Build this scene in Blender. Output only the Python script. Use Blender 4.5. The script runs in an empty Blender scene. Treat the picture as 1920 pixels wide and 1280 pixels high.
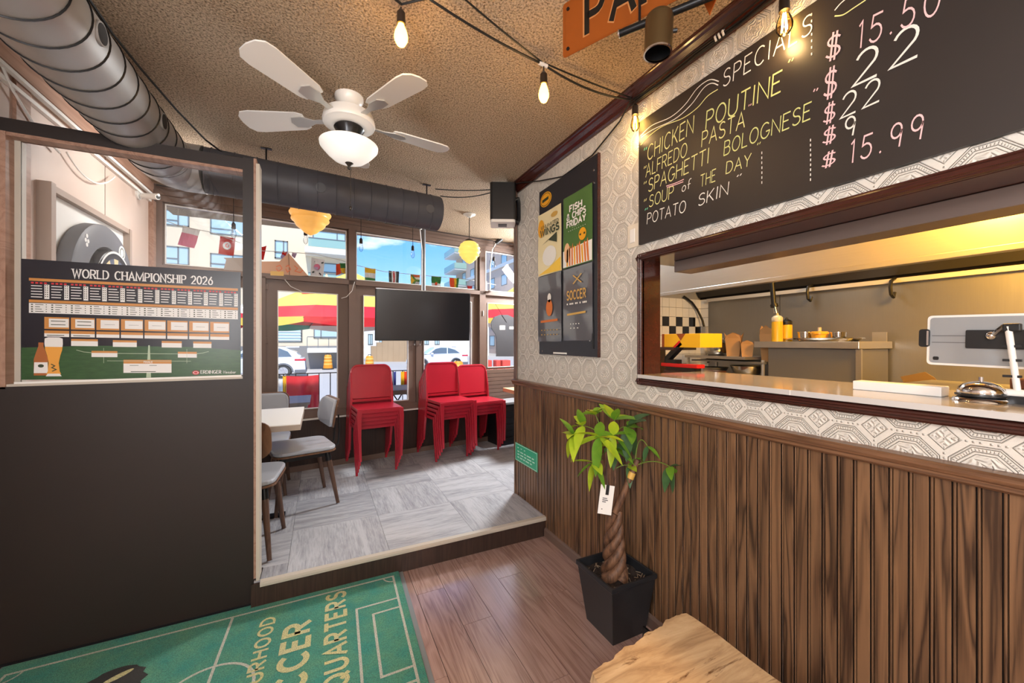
import bpy, bmesh, math, random
from mathutils import Vector, Matrix
random.seed(7)
S = bpy.context.scene
COL = S.collection
PI = math.pi

# ------------------------------------------------------------------ camera, sky, sun, lamps, exposure
FPX, CAM_Z = 735.0, 1.30
YAW = math.atan(360 / FPX)
cam_d = bpy.data.cameras.new('camera')
cam_d.sensor_width = 36; cam_d.lens = FPX / 1920 * 36; cam_d.clip_start = 0.02; cam_d.clip_end = 400
cam = bpy.data.objects.new('camera', cam_d); COL.objects.link(cam)
cam.location = (0, 0, CAM_Z); cam.rotation_euler = (PI / 2, 0, -YAW)
S.camera = cam
S.view_settings.view_transform = 'Standard'; S.view_settings.look = 'None'
S.view_settings.gamma = 1; S.view_settings.use_curve_mapping = False
S.view_settings.exposure = 0.98

def lin(c):
    return tuple(((x / 255) / 12.92 if x / 255 <= .04045 else ((x / 255 + .055) / 1.055) ** 2.4) for x in c)

world = bpy.data.worlds.new('sky'); S.world = world; world.use_nodes = True
wn = world.node_tree; wn.nodes.clear()
def wnode(t): return wn.nodes.new(t)
w_out, w_bg, w_tc = wnode('ShaderNodeOutputWorld'), wnode('ShaderNodeBackground'), wnode('ShaderNodeTexCoord')
w_sep = wnode('ShaderNodeSeparateXYZ'); wn.links.new(w_tc.outputs['Generated'], w_sep.inputs[0])
w_grad = wnode('ShaderNodeValToRGB'); wn.links.new(w_sep.outputs['Z'], w_grad.inputs[0])
e = w_grad.color_ramp.elements
e[0].position = 0.0; e[0].color = (*lin((176, 208, 236)), 1)
e[1].position = 0.6; e[1].color = (*lin((62, 124, 204)), 1)
k = e.new(0.22); k.color = (*lin((98, 158, 222)), 1)
w_map = wnode('ShaderNodeMapping'); w_map.inputs['Scale'].default_value = (3.2, 3.2, 9)
wn.links.new(w_tc.outputs['Generated'], w_map.inputs[0])
w_no = wnode('ShaderNodeTexNoise'); w_no.inputs['Scale'].default_value = 1.6; w_no.inputs['Detail'].default_value = 6
wn.links.new(w_map.outputs[0], w_no.inputs[0])
w_cr = wnode('ShaderNodeValToRGB'); wn.links.new(w_no.outputs[0], w_cr.inputs[0])
w_cr.color_ramp.elements[0].position = .60; w_cr.color_ramp.elements[0].color = (0, 0, 0, 1)
w_cr.color_ramp.elements[1].position = .76; w_cr.color_ramp.elements[1].color = (1, 1, 1, 1)
w_mix = wnode('ShaderNodeMix'); w_mix.data_type = 'RGBA'
wn.links.new(w_cr.outputs[0], w_mix.inputs[0]); wn.links.new(w_grad.outputs[0], w_mix.inputs[6])
w_mix.inputs[7].default_value = (.95, .96, 1, 1)
wn.links.new(w_mix.outputs[2], w_bg.inputs[0]); w_bg.inputs[1].default_value = 1.05
wn.links.new(w_bg.outputs[0], w_out.inputs[0])

sun_d = bpy.data.lights.new('sun', 'SUN'); sun_d.energy = 2.7; sun_d.angle = .02; sun_d.color = (1, .95, .87)
sun = bpy.data.objects.new('sun', sun_d); COL.objects.link(sun)
sun.rotation_euler = Vector((.10, .55, -.83)).to_track_quat('-Z', 'Y').to_euler()

def area(name, loc, target, sx, sy, power, col=(1, 1, 1)):
    d = bpy.data.lights.new(name, 'AREA'); d.shape = 'RECTANGLE'; d.size = sx; d.size_y = sy
    d.energy = power; d.color = col
    o = bpy.data.objects.new(name, d); COL.objects.link(o); o.location = loc
    o.rotation_euler = (Vector(target) - Vector(loc)).to_track_quat('-Z', 'Y').to_euler()
    return o
# unseen lamps added as fill for the room, and the cook line's warm lamp
def point_lamp(name, loc, r, power, col):
    d = bpy.data.lights.new(name, 'POINT'); d.energy = power; d.color = col; d.shadow_soft_size = r
    o = bpy.data.objects.new(name, d); COL.objects.link(o); o.location = loc
point_lamp('fill_point', (-.5, -.75, 2.0), .16, 36, (.94, .97, 1))  # added fill behind the camera, lifts room and ceiling
point_lamp('fill_point', (.35, -2.3, 2.0), .2, 64, (.94, .97, 1))  # second added fill point, farther back
area('left_fill', (-1.12, -.25, 1.45), (1.36, .9, 1.2), .8, .7, 21, (.95, .98, 1))  # added out of view to light the right wall from the left
area('nook_fill', (2.57, 3.92, 2.18), (.45, 2.65, .3), .4, .4, 58, (.95, .98, 1))  # added fill for the platform, hidden past the wall end
area('corner_fill', (-.52, 3.22, 2.40), (-1.15, 3.0, 1.6), .25, .25, 5, (1, .98, .95))  # added fill for the left wall, hidden behind the dark duct
point_lamp('heat_lamp', (1.93, .60, 2.0), .07, 34, (1, .50, .08))
area('kitchen_fill', (2.0, 2.25, 2.35), (2.9, 1.75, 1.0), .3, .3, 8, (.97, .98, 1))  # unseen neutral fill added to lift the steel cabinet
area('hood_lamp', (2.52, .35, 2.05), (3.3, .4, 1.2), .5, .3, 34, (1, .50, .08))
area('hood_lamp', (2.75, 1.75, 2.1), (2.9, 1.8, .8), .3, .3, 2.5, (1, .95, .88))
# sampling portals in the shop windows (they emit nothing of their own)
for px_, w_ in ((-.5, 1.4), (1.15, 2.0)):
    p_ = area('window_portal', (px_, 4.25 + .136 * px_, 1.5), (px_ + .136, 3.25 + .136 * px_, 1.5), w_, 1.8, 1)
    p_.data.cycles.is_portal = True

# ------------------------------------------------------------------ points on real planes
FWD = Vector((math.sin(YAW), math.cos(YAW), 0)); RGT = Vector((math.cos(YAW), -math.sin(YAW), 0)); UP = Vector((0, 0, 1))
CP = Vector((0, 0, CAM_Z))
def ray(px, py): return FWD + RGT * ((px - 960) / FPX) + UP * ((640 - py) / FPX)
def onx(px, py, x): d = ray(px, py); return CP + d * (x / d.x)
def ony(px, py, y): d = ray(px, py); return CP + d * (y / d.y)
def onz(px, py, z): d = ray(px, py); return CP + d * ((z - CAM_Z) / d.z)
def dep(px, py, t): return CP + ray(px, py) * t
FA, FB = 4.05, .136                    # shop front: y = FA + FB x
def onf(px, py, off=0): d = ray(px, py); return CP + d * ((FA + off) / (d.y - FB * d.x))
FM = Matrix.Translation((0, FA, 0)) @ Matrix.Rotation(math.atan(FB), 4, 'Z')
FC = math.cos(math.atan(FB))

# ------------------------------------------------------------------ node helper and materials
class NT:
    def __init__(self, name):
        self.m = bpy.data.materials.new(name); self.m.use_nodes = True
        self.t = self.m.node_tree; self.t.nodes.clear()
        self.out = self.n('ShaderNodeOutputMaterial')
        self._tc = None
    def n(self, kind, **kw):
        o = self.t.nodes.new(kind)
        for a, b in kw.items(): setattr(o, a, b)
        return o
    def link(self, a, b): self.t.links.new(a, b)
    def put(self, sock, v):
        if v is None: return
        if hasattr(v, 'is_output'): self.link(v, sock)
        elif isinstance(v, (tuple, list)) and sock.type == 'RGBA' and len(v) == 3: sock.default_value = (*v, 1)
        else: sock.default_value = v
    def math(self, op, a, b=None, c=None):
        o = self.n('ShaderNodeMath', operation=op)
        for i, v in enumerate((a, b, c)): self.put(o.inputs[i], v)
        return o.outputs[0]
    def mix(self, f, a, b):
        o = self.n('ShaderNodeMix', data_type='RGBA'); self.put(o.inputs[0], f); self.put(o.inputs[6], a); self.put(o.inputs[7], b)
        return o.outputs[2]
    def ramp(self, f, stops):
        o = self.n('ShaderNodeValToRGB'); self.link(f, o.inputs[0]); el = o.color_ramp.elements
        while len(el) < len(stops): el.new(.5)
        for x, (p, c) in zip(el, stops):
            x.position = p; x.color = (*c, 1) if len(c) == 3 else c
        return o.outputs[0]
    def obj(self):
        if not self._tc: self._tc = self.n('ShaderNodeTexCoord')
        return self._tc.outputs['Object']
    def rnd(self): return self.n('ShaderNodeObjectInfo').outputs['Random']
    def map(self, v, scale=(1, 1, 1), rnd=False):
        o = self.n('ShaderNodeMapping'); self.link(v, o.inputs[0]); o.inputs['Scale'].default_value = scale
        if rnd:
            c = self.n('ShaderNodeCombineXYZ'); r = self.math('MULTIPLY', self.rnd(), 31.7)
            for i in range(3): self.link(r, c.inputs[i])
            self.link(c.outputs[0], o.inputs['Location'])
        return o.outputs[0]
    def noise(self, v, scale, detail=3, rough=.5, dist=0):
        o = self.n('ShaderNodeTexNoise'); self.put(o.inputs['Vector'], v)
        o.inputs['Scale'].default_value = scale; o.inputs['Detail'].default_value = detail
        o.inputs['Roughness'].default_value = rough; o.inputs['Distortion'].default_value = dist
        return o.outputs[0]
    def bump(self, h, strength=.3, dist=.01):
        o = self.n('ShaderNodeBump'); o.inputs['Strength'].default_value = strength; o.inputs['Distance'].default_value = dist
        self.link(h, o.inputs['Height']); return o.outputs[0]
    def principled(self, col, rough=.5, metal=0., spec=.5, normal=None, coat=0., emit=None, estr=0., aniso=0., sheen=0.):
        p = self.n('ShaderNodeBsdfPrincipled')
        self.put(p.inputs['Base Color'], col); self.put(p.inputs['Roughness'], rough); self.put(p.inputs['Metallic'], metal)
        p.inputs['Specular IOR Level'].default_value = spec; p.inputs['Coat Weight'].default_value = coat
        p.inputs['Sheen Weight'].default_value = sheen
        p.inputs['Anisotropic'].default_value = aniso
        if normal is not None: self.link(normal, p.inputs['Normal'])
        if emit is not None:
            self.put(p.inputs['Emission Color'], emit); p.inputs['Emission Strength'].default_value = estr
        self.link(p.outputs[0], self.out.inputs[0]); return self.m

MATS = {}
def flat(name, rgb, rough=.5, metal=0., spec=.5, grain=0., gs=60, bump=0., bs=200, coat=0., emit=None, estr=0., sheen=0.):
    if name in MATS: return MATS[name]
    t = NT(name); c = lin(rgb); col = c; nrm = None
    if grain:
        f = t.noise(t.map(t.obj(), rnd=True), gs, 4)
        col = t.mix(f, tuple(x * (1 - grain) for x in c), tuple(min(1, x * (1 + grain)) for x in c))
    if bump: nrm = t.bump(t.noise(t.obj(), bs, 2), bump, .002)
    MATS[name] = t.principled(col, rough, metal, spec, nrm, coat, None if emit is None else lin(emit), estr, sheen=sheen)
    return MATS[name]
def wood(name, dark, light, axis='Z', size=1., rough=.4, bands=10., coat=0., contrast=.5, spec=.4, vary=.25, lat=9, cior=1.5, mid=.5):
    if name in MATS: return MATS[name]
    t = NT(name); a = 'XYZ'.index(axis)
    s = [1., 1., 1.]; s[a] = .07
    v = t.map(t.obj(), tuple(x * size for x in s), rnd=True)
    big = t.noise(v, lat, 2, .5, .6)
    rings = t.math('FRACT', t.math('MULTIPLY', big, bands))
    rings = t.math('ABSOLUTE', t.math('SUBTRACT', rings, .5))
    rings = t.math('MULTIPLY', rings, 2.)
    s2 = [1., 1., 1.]; s2[a] = .02
    fine = t.noise(t.map(t.obj(), tuple(x * size for x in s2), rnd=True), 260, 3, .6)
    f = t.math('ADD', t.math('MULTIPLY', rings, contrast), t.math('MULTIPLY', fine, 1 - contrast * .6))
    f = t.math('SUBTRACT', f, .12)
    f = t.math('ADD', f, t.math('MULTIPLY', t.math('SUBTRACT', t.rnd(), .5), vary))
    col = t.ramp(f, [(.12, lin(dark)), (.38, lin(tuple(p * (1 - mid) + q * mid for p, q in zip(dark, light)))), (.85, lin(light))])
    MATS[name] = t.principled(col, rough, 0, spec, t.bump(fine, .08, .002), coat)
    MATS[name].node_tree.nodes['Principled BSDF'].inputs['Coat IOR'].default_value = cior; MATS[name].node_tree.nodes['Principled BSDF'].inputs['Coat Roughness'].default_value = .24 if cior > 1.6 else .08
    return MATS[name]
def steel(name, rgb, rough=.28, axis='Y', wear=.12):
    if name in MATS: return MATS[name]
    t = NT(name); s = [60., 60., 60.]; s['XYZ'.index(axis)] = 1.2
    f = t.noise(t.map(t.obj(), tuple(s)), 6, 3)
    big = t.noise(t.obj(), 2.2, 4, .6, .6)
    c = lin(rgb)
    r = t.math('ADD', t.math('MULTIPLY', f, .10), t.math('ADD', t.math('MULTIPLY', big, wear), rough - .08))
    MATS[name] = t.principled(t.mix(f, tuple(x * .88 for x in c), c), r, .8, .5, t.bump(f, .03, .001))
    return MATS[name]
def glass(name, tint=(1, 1, 1), refl=.07):
    t = NT(name)
    tr = t.n('ShaderNodeBsdfTransparent'); tr.inputs[0].default_value = (*tint, 1)
    gl = t.n('ShaderNodeBsdfGlossy'); gl.inputs['Roughness'].default_value = .02
    fr = t.n('ShaderNodeFresnel'); fr.inputs[0].default_value = 1.18
    mx = t.n('ShaderNodeMixShader'); t.link(t.math('ADD', fr.outputs[0], refl * .3), mx.inputs[0])
    t.link(tr.outputs[0], mx.inputs[1]); t.link(gl.outputs[0], mx.inputs[2]); t.link(mx.outputs[0], t.out.inputs[0])
    MATS[name] = t.m; return t.m

def wallpaper():
    t = NT('embossed wallpaper'); sep = t.n('ShaderNodeSeparateXYZ'); t.link(t.obj(), sep.inputs[0])
    PU, PV = .134, .1395
    u = t.math('DIVIDE', t.math('SUBTRACT', sep.outputs[1], .529), PU); v = t.math('DIVIDE', t.math('SUBTRACT', sep.outputs[2], 1.066), PV)
    fu = t.math('SUBTRACT', t.math('FRACT', u), .5); fv = t.math('SUBTRACT', t.math('FRACT', v), .5)
    a = t.math('ABSOLUTE', fu); b = t.math('ABSOLUTE', fv)
    d = t.math('MAXIMUM', t.math('MAXIMUM', a, b), t.math('MULTIPLY', t.math('ADD', a, b), .72))
    def ridge(x, at, w):                       # 1 on the line, falling to 0 at distance w
        q = t.math('DIVIDE', t.math('ABSOLUTE', t.math('SUBTRACT', x, at)), w)
        return t.math('MAXIMUM', t.math('SUBTRACT', 1., q), 0.)
    h = ridge(d, .445, .011)
    for at, w in ((.412, .010), (.345, .010), (.30, .008)): h = t.math('MAXIMUM', h, ridge(d, at, w))
    # hatched band between the two inner rings
    ang = t.math('ARCTAN2', fv, fu)
    hatch = t.math('SINE', t.math('MULTIPLY', ang, 56.))
    hatch = t.math('MULTIPLY', t.math('MAXIMUM', hatch, 0.), ridge(d, .375, .028))
    h = t.math('MAXIMUM', h, t.math('MULTIPLY', hatch, .8))
    # leafy rosette inside the octagon
    r = t.math('SQRT', t.math('ADD', t.math('MULTIPLY', fu, fu), t.math('MULTIPLY', fv, fv)))
    pet = t.math('ABSOLUTE', t.math('SINE', t.math('ADD', t.math('MULTIPLY', ang, 4.), t.math('MULTIPLY', r, 9.))))
    ros = t.math('MULTIPLY', t.math('SINE', t.math('MULTIPLY', t.math('ADD', r, t.math('MULTIPLY', pet, .05)), 75.)), .5)
    ros = t.math('MULTIPLY', t.math('ADD', ros, .5), t.math('LESS_THAN', d, .27))
    h = t.math('MAXIMUM', h, t.math('MULTIPLY', ros, .75))
    # diamond with four petals at the cell corners
    ca = t.math('SUBTRACT', .5, a); cb = t.math('SUBTRACT', .5, b)
    e_ = t.math('ADD', ca, cb)
    h = t.math('MAXIMUM', h, ridge(e_, .21, .016))
    cr = t.math('MULTIPLY', t.math('SINE', t.math('MULTIPLY', t.math('SUBTRACT', ca, cb), 60.)), .5)
    cr = t.math('MULTIPLY', t.math('ADD', cr, .5), t.math('LESS_THAN', e_, .17))
    h = t.math('MAXIMUM', h, t.math('MULTIPLY', cr, .8))
    # beads along the straight joints
    bead = t.math('MULTIPLY', t.math('MAXIMUM', t.math('SINE', t.math('MULTIPLY', ca, 75.)), 0.), ridge(cb, 0., .022))
    bead2 = t.math('MULTIPLY', t.math('MAXIMUM', t.math('SINE', t.math('MULTIPLY', cb, 75.)), 0.), ridge(ca, 0., .022))
    h = t.math('MAXIMUM', h, t.math('MAXIMUM', bead, bead2))
    g = t.noise(t.obj(), 420, 2)
    h = t.math('ADD', h, t.math('MULTIPLY', g, .12))
    col = t.mix(t.noise(t.obj(), 3, 3), lin((214, 207, 195)), lin((226, 221, 212)))
    return t.principled(col, .62, 0, .35, t.bump(h, 1., .0034))
def popcorn():
    t = NT('popcorn ceiling')
    vo = t.n('ShaderNodeTexVoronoi'); t.link(t.obj(), vo.inputs[0]); vo.inputs['Scale'].default_value = 105
    n1 = t.noise(t.obj(), 120, 4, .75); n2 = t.noise(t.obj(), 1.3, 3)
    h = t.math('ADD', t.math('MULTIPLY', vo.outputs['Distance'], -.9), t.math('MULTIPLY', n1, 1.3))
    f = t.ramp(n1, [(.36, lin((96, 75, 56))), (.54, lin((228, 204, 176)))])
    col = t.mix(t.math('MULTIPLY', n2, .35), f, lin((208, 182, 152)))
    return t.principled(col, .9, 0, .1, t.bump(h, 1., .012))
def carpet():
    t = NT('grey carpet tile')
    v = t.map(t.obj(), (1, .10, 1), rnd=True)
    s = t.noise(v, 85, 5, .7, .4); b = t.noise(v, 9, 3, .6, .8); f = t.noise(t.obj(), 900, 1)
    x = t.math('ADD', t.math('MULTIPLY', s, .65), t.math('MULTIPLY', b, .55))
    x = t.math('ADD', x, t.math('MULTIPLY', t.math('SUBTRACT', t.rnd(), .5), .10))
    col = t.ramp(x, [(.40, lin((120, 120, 125))), (.55, lin((150, 150, 155))), (.72, lin((178, 178, 182)))])
    return t.principled(col, .9, 0, .15, t.bump(f, .3, .002), sheen=.1)
def rugmat(name, c1, c2, sc=16):
    t = NT(name); b = t.noise(t.obj(), sc, 4, .6); f = t.noise(t.obj(), 230, 3, .8)
    col = t.mix(t.math('MULTIPLY', t.ramp(f, [(.42, (0, 0, 0)), (.62, (1, 1, 1))]), .75), t.ramp(b, [(.35, lin(c1)), (.65, lin(c2))]), lin(tuple(x * .62 for x in c1)))
    return t.principled(col, .95, 0, .1, t.bump(f, .9, .012), sheen=.2)

# ------------------------------------------------------------------ mesh builder
WM = {}
def wm(o): return WM.get(o.name, Matrix.Identity(4))
class MB:
    def __init__(s): s.v = []; s.f = []; s.mi = []; s.sm = []
    def add(s, vs, fs, mi=0, smooth=False, m=None):
        b = len(s.v)
        s.v += [(m @ Vector(p)) if m is not None else Vector(p) for p in vs]
        for f in fs: s.f.append(tuple(b + i for i in f)); s.mi.append(mi); s.sm.append(smooth)
        return s
    def box(s, a, b, mi=0, m=None):
        (x0, y0, z0), (x1, y1, z1) = [min(p, q) for p, q in zip(a, b)], [max(p, q) for p, q in zip(a, b)]
        return s.add([(x0, y0, z0), (x1, y0, z0), (x1, y1, z0), (x0, y1, z0), (x0, y0, z1), (x1, y0, z1), (x1, y1, z1), (x0, y1, z1)],
                     [(3, 2, 1, 0), (4, 5, 6, 7), (0, 1, 5, 4), (1, 2, 6, 5), (2, 3, 7, 6), (3, 0, 4, 7)], mi, m=m)
    def fbox(s, s0, s1, d0, d1, z0, z1, mi=0):          # box along the shop front
        return s.box((s0 / FC, d0, z0), (s1 / FC, d1, z1), mi, FM)
    def quad(s, a, b, c, d, mi=0): return s.add([a, b, c, d], [(0, 1, 2, 3)], mi)
    def cyl(s, p0, p1, r0, r1=None, n=12, mi=0, caps=True, smooth=True):
        p0, p1 = Vector(p0), Vector(p1); r1 = r0 if r1 is None else r1
        q = (p1 - p0).to_track_quat('Z', 'Y'); vs = []
        for p, r in ((p0, r0), (p1, r1)):
            vs += [p + q @ Vector((r * math.cos(2 * PI * i / n), r * math.sin(2 * PI * i / n), 0)) for i in range(n)]
        s.add(vs, [(i, (i + 1) % n, n + (i + 1) % n, n + i) for i in range(n)], mi, smooth)
        if caps: s.add(vs, [tuple(range(n - 1, -1, -1)), tuple(range(n, 2 * n))], mi)
        return s
    def lathe(s, prof, o=(0, 0, 0), n=24, mi=0, m=None, smooth=True):
        o = Vector(o); vs = []; fs = []
        for r, z in prof:
            vs += [o + Vector((r * math.cos(2 * PI * i / n), r * math.sin(2 * PI * i / n), z)) for i in range(n)]
        for k in range(len(prof) - 1):
            for i in range(n):
                fs.append((k * n + i, k * n + (i + 1) % n, (k + 1) * n + (i + 1) % n, (k + 1) * n + i))
        return s.add(vs, fs, mi, smooth, m)
    def tube(s, pts, r, n=7, mi=0, caps=True):
        pts = [Vector(p) for p in pts]; rs = r if isinstance(r, (list, tuple)) else [r] * len(pts)
        nrm = None; vs = []
        for i, p in enumerate(pts):
            t = (pts[min(i + 1, len(pts) - 1)] - pts[max(i - 1, 0)]).normalized()
            if nrm is None: nrm = t.orthogonal().normalized()
            nrm = (nrm - t * nrm.dot(t))
            nrm = nrm.normalized() if nrm.length > 1e-6 else t.orthogonal().normalized()
            bn = t.cross(nrm)
            vs += [p + (nrm * math.cos(2 * PI * j / n) + bn * math.sin(2 * PI * j / n)) * rs[i] for j in range(n)]
        fs = [(i * n + j, i * n + (j + 1) % n, (i + 1) * n + (j + 1) % n, (i + 1) * n + j) for i in range(len(pts) - 1) for j in range(n)]
        s.add(vs, fs, mi, True)
        if caps: s.add(vs, [tuple(range(n - 1, -1, -1)), tuple(range(len(vs) - n, len(vs)))], mi)
        return s
    def prism(s, poly, z0, z1, m=None, mi=0):            # polygon in local XY, extruded along local Z
        n = len(poly)
        vs = [(x, y, z0) for x, y in poly] + [(x, y, z1) for x, y in poly]
        return s.add(vs, [tuple(range(n - 1, -1, -1)), tuple(range(n, 2 * n))] + [(i, (i + 1) % n, n + (i + 1) % n, n + i) for i in range(n)], mi, m=m)
    def sweep(s, prof, axis, a, b, mi=0, smooth=False):   # closed profile of (p,q) swept along an axis; axis 'y': (x,z), 'x': (y,z)
        n = len(prof); P = (lambda p, t: (p[0], t, p[1])) if axis == 'y' else ((lambda p, t: (t, p[0], p[1])) if axis == 'x' else (lambda p, t: (p[0], p[1], t)))
        vs = [P(p, a) for p in prof] + [P(p, b) for p in prof]
        return s.add(vs, [(i, (i + 1) % n, n + (i + 1) % n, n + i) for i in range(n)] + [tuple(range(n - 1, -1, -1)), tuple(range(n, 2 * n))], mi, smooth)
    def ball(s, c, r, n=14, mi=0, sc=(1, 1, 1)):
        prof = [(max(r * math.sin(PI * i / (n // 2)), 1e-4), -r * math.cos(PI * i / (n // 2))) for i in range(n // 2 + 1)]
        return s.lathe(prof, (0, 0, 0), n, mi, Matrix.Translation(c) @ Matrix.Diagonal((*sc, 1)))
    def mesh(s, name, mats, off=None, inv=None):
        me = bpy.data.meshes.new(name)
        vs = s.v
        if inv is not None: vs = [inv @ p for p in vs]
        if off is not None: vs = [p - off for p in vs]
        me.from_pydata([tuple(p) for p in vs], [], s.f)
        for x in (mats if isinstance(mats, (list, tuple)) else [mats]): me.materials.append(x)
        me.polygons.foreach_set('material_index', s.mi); me.polygons.foreach_set('use_smooth', s.sm)
        bm = bmesh.new(); bm.from_mesh(me); bmesh.ops.recalc_face_normals(bm, faces=bm.faces); bm.to_mesh(me); bm.free()
        if any(s.sm): me.set_sharp_from_angle(angle=.75)
        me.update(); return me
    def build(s, name, mats, parent=None, bevel=0., seg=2, origin=True, local=False, fix=True):
        if parent is not None:
            inv = None if local else wm(parent).inverted()
            o = bpy.data.objects.new(name, s.mesh(name, mats, inv=inv)); COL.objects.link(o); o.parent = parent
            WM[o.name] = wm(parent).copy()
        else:
            off = Vector((0, 0, 0))
            if origin and s.v:
                xs, ys, zs = [p.x for p in s.v], [p.y for p in s.v], [p.z for p in s.v]
                off = Vector(((min(xs) + max(xs)) / 2, (min(ys) + max(ys)) / 2, min(zs)))
            o = bpy.data.objects.new(name, s.mesh(name, mats, off=off)); COL.objects.link(o); o.location = off
            WM[o.name] = Matrix.Translation(off)
        if bevel:
            b = o.modifiers.new('bevel', 'BEVEL'); b.width = bevel; b.segments = seg; b.limit_method = 'ANGLE'; b.angle_limit = .6
        return o
def tag(o, label=None, cat=None, group=None, kind=None):
    if label: o['label'] = label
    if cat: o['category'] = cat
    if group: o['group'] = group
    if kind: o['kind'] = kind
    return o
def thing(name, label, cat, loc=(0, 0, 0), rz=0., group=None):
    o = bpy.data.objects.new(name, None); COL.objects.link(o); o.location = loc; o.rotation_euler = (0, 0, rz); o.empty_display_size = .1
    WM[o.name] = Matrix.Translation(loc) @ Matrix.Rotation(rz, 4, 'Z')
    return tag(o, label, cat, group)
def struct(name, mb, mats, **kw):
    o = mb.build(name, mats, origin=False, **kw); return tag(o, kind='structure')
def inst(name, me, parent, loc, rz=0.):
    o = bpy.data.objects.new(name, me); COL.objects.link(o); o.parent = parent; o.location = loc; o.rotation_euler = (0, 0, rz); return o
def kids(o): return [c for c in bpy.data.objects if c.parent == o]
def copy_tree(o, loc, rz=None, label=None):
    kd = {}
    for c in bpy.data.objects:
        if c.parent: kd.setdefault(c.parent.name, []).append(c)
    def rec(a, par):
        c = a.copy(); COL.objects.link(c)
        if par is not None: c.parent = par
        for ch in kd.get(a.name, []): rec(ch, c)
        return c
    r = rec(o, None); r.location = loc
    if rz is not None: r.rotation_euler = (0, 0, rz)
    if label: r['label'] = label
    return r
def rounded(w, h, r, n=4, corners=(1, 1, 1, 1)):          # rounded rectangle centred on 0
    out = []
    for i, (sx, sy) in enumerate(((1, 1), (-1, 1), (-1, -1), (1, -1))):
        if corners[i]:
            for k in range(n + 1):
                a = PI / 2 * (i + k / n); out.append((sx * (w / 2 - r) + r * math.cos(a), sy * (h / 2 - r) + r * math.sin(a)))
        else: out.append((sx * w / 2, sy * h / 2))
    return out

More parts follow.
